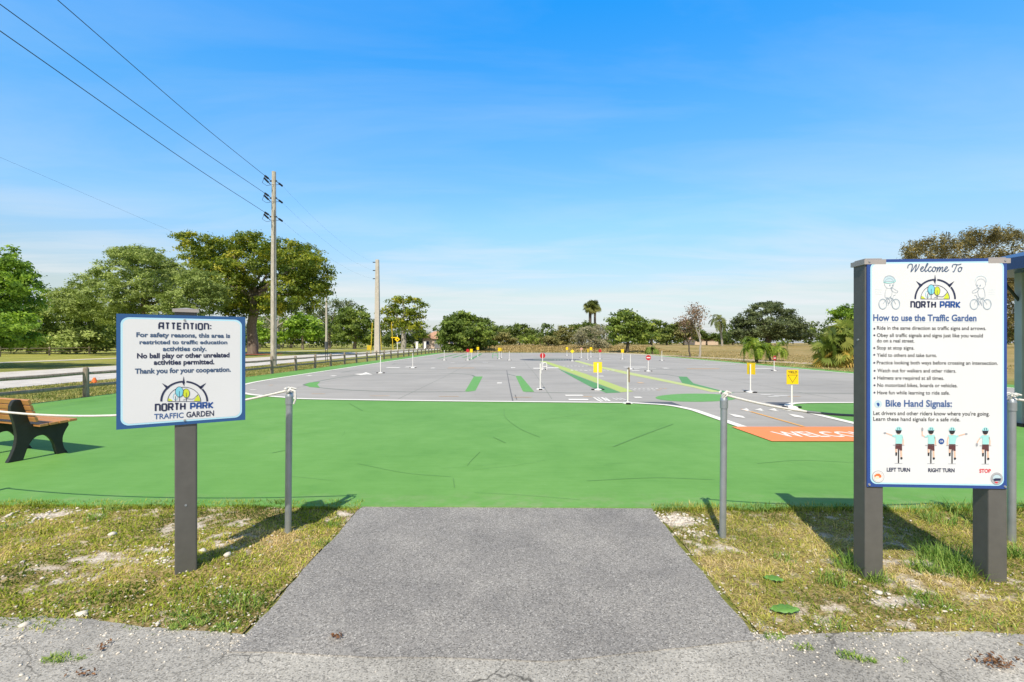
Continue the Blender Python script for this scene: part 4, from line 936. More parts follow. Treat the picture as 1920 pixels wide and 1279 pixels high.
def rider(x, arm):
    q = lambda dx, dy: zs(x+dx, dy)
    def pl_(pts, c, lv=2): B.poly([q(*p) for p in pts][::-1], c, lv)
    pl_([(-28, 700+0), (-36, 672), (36, 672), (44, 700), (30, 765), (-28, 765)], 'ink_aqua', 2)          # shirt
    B.poly(ell(*q(0, 635), 27/5.33, -30/5.33, 18), 'ink_black', 3)                                       # hair
    B.poly([q(0+33*math.cos(R(a)), 628-36*math.sin(R(a))) for a in range(0, 181, 15)][::-1], 'ink_aqua', 4)  # helmet
    B.line([q(-12, 622), q(-8, 600)], 1.2*B.k, 'ink_slate', 5); B.line([q(10, 622), q(8, 600)], 1.2*B.k, 'ink_slate', 5); B.line([q(-31, 628), q(31, 628)], .8*B.k, 'ink_slate', 5)
    pl_([(-10, 660), (10, 660), (12, 675), (-12, 675)], 'ink_skin', 2)
    pl_([(-31, 763), (33, 763), (35, 830), (16, 830), (2, 800), (-12, 815), (-33, 812)], 'ink_maroon', 3)  # shorts
    B.line([q(-24, 812), q(-22, 855)], 3.2*B.k, 'ink_skin', 2); B.line([q(26, 828), q(28, 898)], 3.2*B.k, 'ink_skin', 2)
    pl_([(-32, 850), (-14, 846), (-16, 880), (-30, 882)], 'ink_black', 3); B.poly(ell(*q(29, 906), 2.1, -2.3, 12), 'ink_black', 3)
    B.line([q(-58, 776), q(58, 776)], .8*B.k, 'ink_grey', 3); B.line([q(0, 820), q(0, 955)], 2.1*B.k, 'ink_black', 3); B.line([q(0, 800), q(0, 830)], 2.4*B.k, 'ink_maroon', 4); B.line([q(-38, 958), q(38, 958)], .6*B.k, 'ink_grey', 2)
    down = 1 if arm in ('left', 'up', 'low') else -1
    B.line([q(down*36, 690), q(down*46, 730), q(down*46, 775)], 2.0*B.k, 'ink_skin', 2)
    if arm == 'left': B.line([q(-34, 690), q(-62, 680)], 3.0*B.k, 'ink_aqua', 3); B.line([q(-60, 681), q(-118, 660), q(-145, 655)], 2.0*B.k, 'ink_skin', 2); B.poly(ell(*q(-136, 656), 2.6, -1.6, 10), 'ink_grey', 3)
    if arm == 'right': B.line([q(34, 690), q(62, 680)], 3.0*B.k, 'ink_aqua', 3); B.line([q(60, 681), q(118, 664), q(148, 658)], 2.0*B.k, 'ink_skin', 2); B.poly(ell(*q(140, 660), 2.6, -1.6, 10), 'ink_grey', 3)
    if arm == 'up': B.line([q(-34, 688), q(-62, 690)], 3.0*B.k, 'ink_aqua', 3); B.line([q(-58, 690), q(-86, 678), q(-88, 600)], 2.0*B.k, 'ink_skin', 2); B.poly(ell(*q(-86, 618), 1.7, -3.8, 10), 'ink_grey', 3)
    if arm == 'low': B.line([q(-34, 684), q(-52, 700)], 3.0*B.k, 'ink_aqua', 3); B.line([q(-50, 698), q(-76, 735), q(-86, 775)], 2.0*B.k, 'ink_skin', 2); B.poly(ell(*q(-84, 766), 2.0, -3.2, 10), 'ink_grey', 3)
for x, am in ((510, 'left'), (832, 'up'), (1042, 'right'), (1372, 'low')): rider(x, am); B.flush('cyclist_figure', bd)
B.poly(ell(*zs(936, 736), 5.4, -5.4, 20), 'ink_blue', 2); tb(zs, 'OR', 920, 954, 745, 727, 'ink_white', lv=3, bold=.02)
B.flush('or_badge', bd)
# round seals
B.poly(ell(*zs(308, 1092), 11.3, -11.3, 28), 'ink_grey', 2); B.poly(ell(*zs(308, 1092), 10.4, -10.4, 28), 'ink_white', 3); B.line(ell(*zs(308, 1092), 8.4, 8.4, 28), .35*B.k, 'ink_grey', 4, True)
B.poly([zs(*p) for p in ((272, 1100), (268, 1080), (290, 1062), (318, 1060), (338, 1078), (340, 1096), (322, 1104), (312, 1086), (290, 1084))][::-1], 'ink_orange', 4); B.poly([zs(*p) for p in ((272, 1104), (290, 1088), (310, 1090), (320, 1106), (300, 1118), (280, 1112))][::-1], 'ink_cream', 4)
B.flush('seal', bd); B.poly(ell(*zs(1486, 1102), 11.3, -11.3, 28), 'ink_grey', 2); B.line(ell(*zs(1486, 1102), 9.6, 9.6, 28), .5*B.k, 'ink_white', 3, True); B.poly(ell(*zs(1486, 1098), 7.6, -6.4, 22), 'ink_pale', 3)
B.poly([zs(*p) for p in ((1448, 1108), (1470, 1098), (1526, 1098), (1520, 1122), (1462, 1126))][::-1], 'ink_navy', 4); B.poly([zs(*p) for p in ((1462, 1132), (1500, 1130), (1488, 1148), (1470, 1146))][::-1], 'ink_red', 4)
B.flush('seal', bd)
# two line-drawn children on bicycles
def kid(cx, sgn, helmet):
    q = lambda dx, dy: zr(cx+sgn*dx, dy)
    ln = lambda pts, w, c='ink_line', cl=False, sm=4: B.line([q(*p) for p in pts], w*B.k, c, 3, cl, sm)
    for wx in (-68, 62):
        B.line([(zr(cx+sgn*wx, 592)[0]+7.6*math.cos(t), zr(0, 592)[1]+9.6*math.sin(t)) for t in np.linspace(0, 6.2, 22)], .9*B.k, 'ink_line', 3, True)
        B.line([(zr(cx+sgn*wx, 592)[0]+6.4*math.cos(t), zr(0, 592)[1]+8.2*math.sin(t)) for t in np.linspace(0, 6.2, 22)], .35*B.k, 'ink_pale', 3, True)
    ln([(-68, 592), (-30, 540), (30, 535), (62, 592)], .7, sm=0); ln([(-30, 540), (-10, 590), (30, 535), (40, 505), (60, 500)], .7, sm=0)
    ln([(-30, 425), (-45, 480), (-40, 530), (10, 520), (25, 470), (15, 420)], .6); ln([(10, 440), (40, 470), (75, 478), (80, 462), (45, 440), (15, 420)], .6)
    ln([(-30, 520), (0, 560), (-15, 605)], .8); ln([(5, 515), (25, 550), (10, 600)], .8)
    B.line([q(-5+48*math.cos(t), 385+50*math.sin(t)) for t in np.linspace(0, 6.1, 22)], .55*B.k, 'ink_line', 3, True)
    if helmet:
        B.poly([q(-5+58*math.cos(R(a)), 366-52*math.sin(R(a))) for a in range(0, 181, 12)][::-sgn], 'ink_pale', 2); ln([(-62, 370), (-10, 380), (52, 366), (56, 345)], 1.7, 'ink_aqua')
    ln([(-60, 366), (-50, 325), (-5, 306), (40, 325), (54, 366)], .7, 'ink_line' if helmet else 'ink_pale')
    for ex in (2, 30): B.poly(ell(*q(ex, 402), 1.1, -1.4, 10), 'ink_line', 4)
    ln([(5, 428), (18, 433), (30, 427)], .5)
    for yy in (445, 468, 490): ln([(-150, yy), (-80, yy+2)], .3, 'ink_pale', sm=0)
kid(415, 1, True); B.flush('cyclist_drawing', bd); kid(1320, -1, False); B.flush('cyclist_drawing', bd)
screws(bd, [(.012, H2-.014), (W2-.012, H2-.014), (.012, .014), (W2-.012, .014)])

# ------------------------------------------------------------------ rope line across the entrance
def pipe_post(px, py, top, label, lean=0.0, hook=True):
    x, y = G(px, py); root = thing('pipe_post', label, 'post', (x, y, 0), 0, 'galvanised pipe posts of the rope line')
    MB().tube([(0, 0, -.05), (lean, 0, top-.06)], .0245, 16).build('pipe', M['galv'], root, smooth=True)
    c = MB().tube([(lean, 0, top-.10), (lean, 0, top-.04)], .029, 16); c.tube([(lean, 0, top-.04), (lean, 0, top-.015), (lean, 0, top)], [.029, .024, .008], 16); c.build('pipe_cap', M['galv'], root, smooth=True)
    r = random.Random(px); k = MB()
    for i in range(4):
        a = r.uniform(0, 6.28); k.tube([(lean+.02*math.cos(a), .02*math.sin(a), top-.02), (lean+.034*math.cos(a+.8), .034*math.sin(a+.8), top+.005*i), (lean+.022*math.cos(a+2.), .022*math.sin(a+2.), top+.03), (lean+.05*math.cos(a+2.6), .05*math.sin(a+2.6), top+.018)], .0075, 6)
    k.build('rope_knot', M['rope'], root, smooth=True)
    return x+lean, y, top
Lp = pipe_post(540, 998, 1.115, 'grey pipe post with knotted white rope left of the path', .010)
Rp = pipe_post(1355, 1006, 1.095, 'grey pipe post standing alone right of the path', .010)
R2 = pipe_post(1897, 1016, 1.09, 'grey pipe post half hidden behind the large rules board')
L2 = (-5.35, 3.95, 1.12); x_, y_ = L2[:2]
def rope(p, q, sag, label, rad=.009, white=1.0, n=24):
    pts = []
    for i in range(n+1):
        t = i/n; pts.append((p[0]+(q[0]-p[0])*t, p[1]+(q[1]-p[1])*t, p[2]+(q[2]-p[2])*t-sag*4*t*(1-t)))
    c = max(2, int(n*white)); mb = MB().tube(pts[:c+1], rad, 8)
    if c < n: mb.tube(pts[c:], rad*1.05, 8, 1)
    return tag(mb.build('rope', [M['rope'], M['rope_dark']], smooth=True), label, 'rope', 'ropes strung between the pipe posts')
rope((Lp[0], Lp[1], 1.125), L2, .22, 'white rope sagging left from the path post past the bench')
rope((R2[0], R2[1], 1.08), (R2[0]+2.6, R2[1]-.05, 1.08), .10, 'white rope running right from the post behind the rules board')
rope((Rp[0], Rp[1], 1.10), (R2[0], R2[1], 1.085), .15, 'partly darkened rope between path post and the rules board', white=.33)
root = thing('pipe_post', 'grey pipe post at the far left end of the rope', 'post', (x_, y_, 0), 0, 'galvanised pipe posts of the rope line')
MB().tube([(0, 0, -.05), (0, 0, 1.12)], .0245, 16).build('pipe', M['galv'], root, smooth=True); MB().tube([(0, 0, 1.02), (0, 0, 1.12), (0, 0, 1.14)], [.029, .026, .01], 16).build('pipe_cap', M['galv'], root, smooth=True)
# loose rope end on the left post
tag(MB().tube([(Lp[0]+.02, Lp[1]-.025, 1.13), (Lp[0]+.06, Lp[1]-.03, 1.12), (Lp[0]+.065, Lp[1]-.03, 1.06), (Lp[0]+.05, Lp[1]-.03, 1.02)], .008, 8).build('rope_end', M['rope'], smooth=True), 'short loose rope end hanging from the left path post', 'rope')

# ------------------------------------------------------------------ bench
bxp, byp = G(20, 870)
fwd = math.atan2(.944, .33)
root = thing('park_bench', 'wooden slat bench with black end frames standing on the green court', 'bench', (bxp, byp, 0.016), fwd - math.pi/2)
# local x runs to the right end, y forward
prof = smooth_path([(.0, .70), (.03, .765), (.09, .77), (.125, .73)], 3) + smooth_path([(.15, .60), (.19, .46), (.245, .405), (.40, .400), (.585, .425)], 3) + smooth_path([(.592, .37), (.55, .29), (.525, .20), (.54, .08), (.585, .0)], 3) + [(.465, 0)] + smooth_path([(.45, .06), (.42, .18), (.36, .265), (.30, .285), (.235, .265), (.175, .18), (.14, .07), (.12, 0)], 3) + [(-.03, 0)] + smooth_path([(.0, .06), (.045, .2), (.055, .34), (.03, .5), (.0, .62)], 3)
for xo in (0.0, -.80, -1.60):
    b = MB(); b.prism(prof[::-1], lambda u, v, d, xo=xo: (xo-d, u, v), .065); b.build('end_frame', M['iron'], root, bevel=.006, fixn=True)
def plank(cy, cz, wdt, th, tilt):
    Mx = Matrix.Rotation(tilt, 3, 'X'); b = MB().box((-.80, cy, cz), (1.86, wdt, th), mat=Mx); return b
for i in range(4): plank(.265+i*.102, .430+.006*i, .090, .032, R(3)).build('seat_plank', M['plank'], root, bevel=.004)
for i in range(4): plank(.188-i*.022, .515+i*.074, .066, .032, R(107)).build('back_plank', M['plank'], root, bevel=.004)

# ------------------------------------------------------------------ shelter on the right
root = thing('shelter', 'blue roofed open shelter on grey steel columns behind the rules board', 'shelter', (9.12, 4.0, 0))
for u, v in ((0, 0), (4.6, 0), (0, 4.4), (4.6, 4.4)):
    c = MB().box((u, v, 1.42), (.13, .13, 2.8)).build('column', M['col_grey'], root, bevel=.01); MB().box((u, v, .035), (.30, .30, .07)).build('base_plate', M['black_rubber'], c)
b = MB(); e0, e1, zz = -.62, 5.2, 2.75
b.add([(e0, e0, zz), (e1, e0, zz), (e1, 5.0, zz), (e0, 5.0, zz), (e0, e0, zz+.20), (e1, e0, zz+.20), (e1, 5.0, zz+.20), (e0, 5.0, zz+.20), (2.3, 2.2, zz+1.0)], [(3, 2, 1, 0), (0, 1, 5, 4), (1, 2, 6, 5), (2, 3, 7, 6), (3, 0, 4, 7), (4, 5, 8), (5, 6, 8), (6, 7, 8), (7, 4, 8)])
b.build('roof', M['blue_roof'], root)
for v in (0, 4.4): MB().box((2.3, v, 2.68), (4.6, .12, .13)).build('beam', M['col_grey'], root)
MB().tube([(.0, 4.4, 2.2), (-.45, 4.4, 2.75)], .025, 6).build('brace', M['iron'], root)
MB().box((.9, 4.4, .10), (1.5, .06, .05)).build('low_rail', M['iron'], root)

# ------------------------------------------------------------------ wooden rail fences
def rail_fence(name, label, x0, ylist, hp, r1, r2, rad, drift=0.0, wood='fence_wood', seed=1):
    rr = random.Random(seed); root = thing(name, label, 'fence', (x0, ylist[0], 0)); P = []
    for i, y in enumerate(ylist):
        x = drift*(y-ylist[0])+rr.uniform(-.04, .04); ln = rr.uniform(-.03, .03); P.append((x, y-ylist[0]))
        h = hp*rr.uniform(.96, 1.04)
        g0 = float(gz(x0+x, y))
        MB().tube([(x, y-ylist[0], -.1+g0), (x+ln, y-ylist[0], h-.07+g0), (x+ln, y-ylist[0], h-.02+g0), (x+ln, y-ylist[0], h+g0)], [rad*1.55, rad*1.45, rad*1.2, rad*.7], 9).build('post', M[wood], root, smooth=True)
    for i in range(len(P)-1):
        for z in (r1, r2):
            a = (P[i][0]-.02, P[i][1], z+rr.uniform(-.015, .015)); b_ = (P[i+1][0]-.02, P[i+1][1], z+rr.uniform(-.015, .015)); m_ = ((a[0]+b_[0])/2, (a[1]+b_[1])/2, (a[2]+b_[2])/2-.012)
            MB().tube([a, m_, b_], [rad*rr.uniform(.8, 1), rad, rad*rr.uniform(.8, 1)], 7).build('rail', M[wood], root, smooth=True)
    return root
rail_fence('wooden_fence', 'weathered two rail wooden fence along the left edge of the court', -11.72, [10.45+2.47*k for k in range(27)], .84, .66, .31, .048, .004)
rail_fence('wooden_fence', 'distant two rail wooden fence beyond the street and sidewalk', -55.5, [40+5.6*k for k in range(28)], 1.05, .85, .45, .06, -.03, seed=5)

# ------------------------------------------------------------------ trees
def crown_np(r, lobes, dens, per, size, asp, clump, flat=.6, shell=.75, tint=(.5, .2), up=.5, low=.35, rnd=.7, sprd=.5):
    parts = []
    for (cx, cy, cz, rx, ry, rz) in lobes:
        n = max(6, int(dens*(rx*rz+rx*ry+ry*rz)/3/(clump*clump)))
        d = r.normal(0, 1, (n, 3)); d /= np.linalg.norm(d, axis=1, keepdims=True)
        k = (d[:, 2] > -low) | (r.rand(n) < .55); d = d[k]; n = len(d)
        rad = np.where(r.rand(n) < shell, r.uniform(.78, 1.06, n), r.uniform(.2, .85, n))
        C = np.array([cx, cy, cz])+d*rad[:, None]*np.array([rx, ry, rz])
        parts.append(leaves_np(r, C, d, per, (clump*sprd, clump*sprd, clump*sprd*flat), size, asp, np.clip(r.normal(tint[0], tint[1], n), 0, 1), up=up, rnd=rnd))
    return join_np(parts)
def limb(mb, a, b, r0, r1, r, wob=.06, n=5, sides=7):
    a, b = np.array(a, float), np.array(b, float); L = np.linalg.norm(b-a); pts = []
    for i in range(n+1):
        t = i/n; p = a+(b-a)*t
        if 0 < i < n: p = p+r.normal(0, wob*L, 3)*np.array([1, 1, .3])
        pts.append(p)
    mb.tube(pts, [r0+(r1-r0)*i/n for i in range(n+1)], sides)
def lobes_px(lst, Y, r, dj=.5, dscale=1.0):
    out_ = []
    w = max(p[0]+p[2] for p in lst)-min(p[0]-p[2] for p in lst); w = w*Y/FPX
    for p in lst:
        px, py, rx, ry = p[:4]; k = Y/FPX
        yo = r.uniform(-1, 1)*dj*max(0, w/2-rx*k)*dscale if len(p) < 5 else p[4]
        X, Z = XZ(px, py, Y+yo); k = (Y+yo)/FPX
        out_.append((X, Y+yo, Z, rx*k*.94, max(rx, ry)*k*.9, ry*k*.94))
    return out_
def tree(name, label, Y, base_px, lobes, leaf, seed, size=2.0, asp=.55, clump=7, dens=2.6, per=9, trunk=.25, fork=.35, bark_='bark', tint=(.5, .2), flat=.6, cat='tree', group=None, up=.5, low=.35, shell=.75, dj=.5, nl=5, base_z=None, rnd=.7, lump=1.45):
    """lobes: (px, py, rx, ry) read off the photo at the tree's own distance"""
    r = np.random.RandomState(seed); k = Y/FPX; X0 = (base_px-960)*k; z0 = float(gz(X0, Y)) if base_z is None else base_z
    L = lobes_px(lobes, Y, r, dj)
    root = thing(name, label, cat, (X0, Y, z0), 0, group)
    L = [(a-X0, b-Y, c-z0, d, e, f) for a, b, c, d, e, f in L]
    V, F, T = crown_np(r, L, dens*3.0, int(per*2.2*lump**1.8), size*1.12*k, asp, clump*k*lump, flat*.8, shell, tint, up, low, rnd, .40)
    V[:, 2] = np.maximum(V[:, 2], .03)
    np_mesh('crown', V, F, M[leaf], root, {'tint': ('FACE', T)})
    mb = MB(); cz_ = np.mean([l[2] for l in L]); cx_ = np.mean([l[0] for l in L]); zf = max(.15, min(l[2]-l[5] for l in L)*1.0+fork*abs(cz_))
    zf = min(zf, cz_*.75) if cz_ > .4 else .2
    f0 = (cx_*.15, 0, zf)
    limb(mb, (0, 0, -.15), f0, trunk*1.25, trunk*.9, r, .02, 4, 9)
    order = sorted(L, key=lambda l: -l[3])[:max(nl, 1)+3]
    for l in order:
        limb(mb, f0, (l[0], l[1], l[2]-l[5]*.1), trunk*.55, trunk*.12, r, .05, 5, 6)
    mb.build('trunk', M[bark_], root, smooth=True)
    return root
# -- left side
tree('leafy_tree', 'fresh green leafy tree cut off by the left picture edge', 28, -150, [(-150, 490, 80, 50), (-220, 540, 110, 70), (-110, 560, 70, 50), (-260, 500, 80, 50), (-150, 610, 90, 40), (-75, 500, 46, 40), (0, 520, 46, 42), (26, 496, 18, 20), (14, 474, 14, 13), (-30, 510, 44, 40), (48, 545, 28, 22), (10, 575, 50, 34), (-40, 580, 60, 50), (62, 568, 18, 16), (20, 610, 40, 25), (40, 515, 22, 14), (-20, 630, 60, 24), (35, 635, 36, 16), (-40, 540, 60, 60)], 'leaf_fresh', 1, 2.6, .55, 9, 2.4, 11, .16, tint=(.36, .26), dj=.35, low=1)
tree('broad_leaf_shrub', 'big dark leaved shrub thicket behind the far fence at left', 64, 90, [(20, 622, 40, 26), (70, 600, 34, 28), (110, 592, 40, 30), (150, 610, 34, 28), (60, 630, 40, 22), (110, 632, 46, 20), (15, 600, 26, 24), (170, 590, 30, 26), (165, 634, 30, 18), (140, 575, 26, 20), (25, 642, 40, 14), (75, 644, 40, 14), (125, 644, 40, 14), (170, 644, 36, 14), (-20, 630, 40, 26)], 'leaf_feather', 2, 2.4, .6, 13, 2.6, 22, .2, fork=.2, tint=(.45, .3), cat='shrub', dj=.35, up=.9, low=1)
tree('understorey_shrub', 'green shrub mass low under the feathery tree behind the sign', 70, 250, [(195, 628, 30, 20), (235, 632, 34, 20), (275, 630, 34, 20), (320, 632, 36, 20), (365, 630, 34, 20), (405, 632, 30, 18), (210, 610, 26, 16), (440, 634, 26, 16), (250, 612, 30, 16)], 'leaf_mid', 18, 2.0, .6, 7, 2.6, 10, .2, fork=.1, cat='shrub', low=1)
tree('feathery_tree', 'wide feathery pale green tree behind the ATTENTION sign', 54, 270, [(140, 562, 38, 22), (182, 532, 40, 24), (218, 510, 38, 24), (245, 482, 38, 22), (290, 505, 46, 28), (330, 515, 46, 24), (375, 530, 44, 26), (400, 555, 34, 26), (350, 565, 50, 30), (270, 555, 60, 32), (200, 555, 50, 32), (140, 575, 34, 24), (250, 590, 60, 24), (330, 590, 50, 24), (195, 590, 40, 22), (110, 560, 30, 22), (280, 480, 30, 16), (225, 478, 22, 14), (310, 535, 50, 30), (245, 470, 22, 12), (270, 478, 24, 12)], 'leaf_feather', 3, 2.1, .42, 8, 2.7, 14, .26, flat=.62, lump=1.25, tint=(.45, .22), dj=.6, up=.9, low=.6)
tree('fig_tree', 'huge dark spreading fig tree behind the tall wooden pole', 62, 474, [(345, 452, 22, 16), (372, 452, 26, 16), (400, 470, 40, 24), (440, 458, 40, 22), (485, 460, 44, 22), (530, 470, 40, 24), (572, 480, 34, 22), (600, 495, 22, 18), (590, 520, 30, 26), (560, 510, 40, 30), (510, 500, 46, 34), (460, 500, 46, 34), (410, 505, 40, 30), (375, 485, 32, 22), (430, 540, 40, 34), (480, 545, 34, 26), (545, 548, 42, 32), (585, 550, 26, 28), (520, 565, 34, 26), (565, 575, 26, 20), (395, 545, 36, 30), (415, 575, 30, 20), (575, 535, 34, 26), (450, 560, 40, 26), (610, 515, 14, 14), (560, 495, 44, 26), (400, 520, 44, 34), (605, 545, 18, 22), (500, 575, 30, 18), (380, 520, 30, 24), (480, 578, 26, 16), (446, 582, 26, 16), (520, 582, 24, 14)], 'leaf_fig', 4, 2.0, .6, 9, 2.9, 13, .55, fork=.55, bark_='bark', tint=(.43, .26), dj=.7, nl=8, low=.5)
tree('bare_tree', 'grey half bare tree with pale limbs right of the fig trunk', 112, 520, [(495, 590, 20, 24), (520, 582, 22, 22), (545, 590, 18, 22), (510, 610, 26, 16), (500, 575, 16, 14), (560, 585, 14, 18)], 'leaf_grey', 5, 1.6, .4, 8, 1.0, 6, .5, fork=.15, bark_='bark_pale', tint=(.5, .2), nl=9, base_z=0)
tree('backing_tree', 'dense dark tree behind the pale limbed bare tree', 138, 545, [(490, 612, 24, 20), (520, 606, 22, 18), (550, 612, 24, 20), (585, 608, 24, 20), (615, 612, 22, 20), (500, 630, 30, 14), (550, 632, 34, 12), (600, 632, 30, 12)], 'leaf_mid', 19, 1.8, .6, 6, 2.6, 9, .3, fork=.1, base_z=0)
tree('yellow_green_shrub', 'low yellow green shrub between fig trunk and pale limbs', 108, 484, [(475, 622, 16, 16), (495, 630, 18, 14), (520, 632, 16, 12), (482, 608, 10, 10)], 'leaf_fresh', 6, 2.0, .6, 6, 2.4, 9, .2, fork=.1, cat='shrub', base_z=0)
tree('round_tree', 'bright green rounded small tree between the two utility poles', 104, 568, [(548, 612, 16, 18), (566, 602, 20, 16), (585, 612, 18, 18), (568, 625, 26, 16), (560, 595, 12, 9), (592, 625, 12, 14)], 'leaf_fresh', 7, 2.2, .6, 7, 2.6, 10, .22, tint=(.38, .2), base_z=0)
tree('grey_green_tree', 'tall loose grey green tree behind the thin light pole', 124, 618, [(598, 590, 20, 22), (622, 585, 20, 22), (640, 580, 16, 14), (612, 615, 28, 22), (640, 605, 20, 20), (600, 570, 10, 9), (633, 567, 10, 8), (655, 570, 7, 6), (580, 580, 10, 12)], 'leaf_oak', 8, 1.8, .5, 7, 1.9, 9, .35, tint=(.7, .2), base_z=0)
tree('dense_tree', 'dense dark green tree just left of the pale concrete pole', 116, 665, [(650, 590, 18, 14), (668, 585, 18, 12), (640, 612, 22, 20), (665, 612, 26, 22), (690, 608, 18, 18), (700, 622, 14, 16), (655, 632, 28, 12), (690, 632, 22, 12), (676, 598, 18, 14)], 'leaf_mid', 9, 2.0, .6, 7, 2.7, 10, .4, fork=.12, tint=(.42, .22), base_z=0)
tree('umbrella_tree', 'broad umbrella shaped tree with pale trunk right of the concrete pole', 118, 756, [(735, 572, 16, 10), (755, 562, 18, 9), (775, 566, 12, 8), (728, 588, 18, 12), (755, 582, 24, 12), (780, 588, 16, 12), (794, 576, 8, 7), (740, 604, 22, 12), (772, 602, 22, 14), (788, 616, 16, 14), (790, 630, 14, 10), (722, 606, 12, 12), (765, 612, 16, 10)], 'leaf_fig', 10, 2.0, .6, 7, 2.4, 9, .55, fork=.5, bark_='bark_pale', tint=(.55, .24), nl=8, base_z=0, dj=.6)
tree('hedge_shrub', 'dark hedge shrub under the umbrella shaped tree', 128, 778, [(735, 636, 18, 9), (765, 636, 20, 9), (792, 634, 14, 10), (705, 636, 14, 9)], 'leaf_dark', 11, 2.0, .6, 6, 2.4, 9, .2, fork=.1, cat='shrub', base_z=0)
tree('corner_tree', 'dense dark green tree mass at the far left corner of the lot', 77, 868, [(850, 612, 24, 18), (875, 600, 22, 12), (892, 615, 22, 20), (845, 635, 24, 20), (870, 632, 30, 22), (900, 638, 22, 18), (855, 602, 16, 11), (838, 625, 12, 16), (885, 650, 26, 12), (850, 652, 18, 8), (905, 622, 10, 12), (862, 592, 12, 6), (884, 598, 10, 6), (908, 604, 8, 6), (914, 630, 12, 10), (920, 645, 14, 9), (832, 640, 8, 12)], 'leaf_mid', 12, 2.2, .6, 7, 2.8, 10, .35, fork=.1, tint=(.34, .22), base_z=0)
tree('spreading_tree', 'flat topped darker tree standing above the corner tree mass', 130, 868, [(845, 600, 14, 8), (862, 592, 18, 7), (880, 594, 14, 7), (896, 602, 9, 8), (836, 608, 9, 8)], 'leaf_dark', 13, 1.8, .6, 6, 2.4, 8, .4, tint=(.4, .2), base_z=0)
# -- far treeline, centre
FT = [('flat_crown_tree', 'small flat crowned grey green tree in the central tree line', 128, 933, [(925, 620, 12, 7), (940, 618, 14, 7), (935, 628, 18, 8)], 'leaf_dark', .4),
      ('thicket_tree', 'shadowy thicket tree right beside the corner tree mass', 98, 918, [(908, 628, 12, 14), (922, 632, 12, 12), (915, 642, 16, 8)], 'leaf_dark', .4),
      ('pale_brush', 'pale olive brushy shrub on the straw coloured rise', 92, 942, [(930, 636, 12, 10), (945, 634, 14, 12), (955, 640, 12, 8)], 'leaf_olive', .7),
      ('domed_tree', 'domed dark tree tallest in the central tree line', 116, 974, [(962, 620, 14, 9), (976, 614, 14, 8), (990, 624, 14, 9), (975, 630, 22, 9), (996, 632, 10, 8)], 'leaf_dark', .5),
      ('bright_tree', 'yellow green sapling in front of the domed tree', 95, 1000, [(985, 638, 10, 8), (1000, 636, 10, 9), (1008, 640, 8, 6)], 'leaf_mid', .8),
      ('pointed_tree', 'small pointed dark tree low in the central sky gap', 124, 1015, [(1014, 630, 7, 7), (1018, 637, 12, 7), (1005, 636, 10, 6)], 'leaf_dark', .5),
      ('gap_tree', 'narrow dark tree right of the low central sky gap', 122, 1037, [(1037, 627, 8, 8), (1030, 636, 12, 7), (1045, 634, 10, 8)], 'leaf_dark', .4),
      ('olive_tree', 'olive green bushy tree left of the twin fan palms', 100, 1056, [(1050, 628, 11, 10), (1062, 622, 12, 11), (1056, 615, 6, 6), (1052, 640, 16, 8), (1072, 634, 14, 12)], 'leaf_olive', .45),
      ('round_shrub', 'rounded olive shrub at the foot of the central trees', 90, 1028, [(1022, 640, 12, 7), (1036, 640, 12, 8), (1028, 634, 9, 6)], 'leaf_olive', .5),
      ('backing_tree', 'dark tree showing above the pale twiggy bush', 112, 1092, [(1078, 614, 12, 8), (1095, 612, 14, 9), (1112, 614, 12, 8), (1095, 628, 24, 12)], 'leaf_dark', .45)]
for i, (nm, lab, Y, bp, lb, lf, tm) in enumerate(FT):
    tree(nm, lab, Y, bp, lb, lf, 20+i, 1.7, .6, 5, 2.8, 9, .2, fork=.1, tint=(tm, .22), group='trees and shrubs of the central tree line', cat='shrub' if 'shrub' in nm or 'brush' in nm else 'tree')
tree('twiggy_bush', 'pale grey twiggy half bare bush below the twin palms', 84, 1112, [(1085, 636, 18, 14), (1105, 626, 22, 14), (1125, 622, 18, 14), (1138, 636, 12, 14), (1110, 642, 28, 10), (1132, 648, 12, 7)], 'leaf_grey', 40, 2.0, .22, 6, 2.2, 11, .2, fork=.05, bark_='bark_pale', tint=(.5, .25), cat='shrub', nl=9, up=.2, rnd=1.0)
tree('lot_edge_tree', 'full green tree shading the far right corner of the lot', 72, 1176, [(1158, 600, 18, 14), (1180, 596, 20, 12), (1198, 606, 14, 12), (1150, 618, 16, 16), (1175, 615, 26, 18), (1200, 622, 16, 16), (1160, 634, 18, 10), (1188, 634, 20, 10), (1170, 588, 12, 7), (1208, 632, 10, 12)], 'leaf_mid', 41, 2.2, .6, 7, 2.8, 10, .22, fork=.75, bark_='bark_dark', tint=(.45, .22), base_z=.03, nl=7)
RT = [('ragged_tree', 'ragged green tree right behind the lot edge tree', 104, 1222, [(1212, 618, 14, 14), (1228, 612, 14, 12), (1220, 632, 18, 10)], 'leaf_mid', .45),
      ('middle_tree', 'dense dark tree left of the withered tree', 110, 1250, [(1240, 615, 14, 12), (1256, 618, 12, 13), (1248, 632, 20, 10), (1264, 628, 10, 12)], 'leaf_dark', .55),
      ('wood_edge_tree', 'olive tree standing behind the withered tree', 108, 1282, [(1272, 612, 12, 10), (1288, 610, 12, 10), (1282, 628, 18, 12), (1300, 622, 10, 12)], 'leaf_olive', .4),
      ('low_thicket', 'low dark thicket between withered tree and coconut palm', 112, 1325, [(1312, 632, 12, 8), (1330, 634, 14, 8), (1346, 634, 10, 7), (1318, 624, 8, 6)], 'leaf_dark', .35),
      ('low_hedge', 'low dark hedge between coconut palm and big oak', 118, 1375, [(1358, 634, 10, 9), (1374, 636, 10, 8)], 'leaf_dark', .3)]
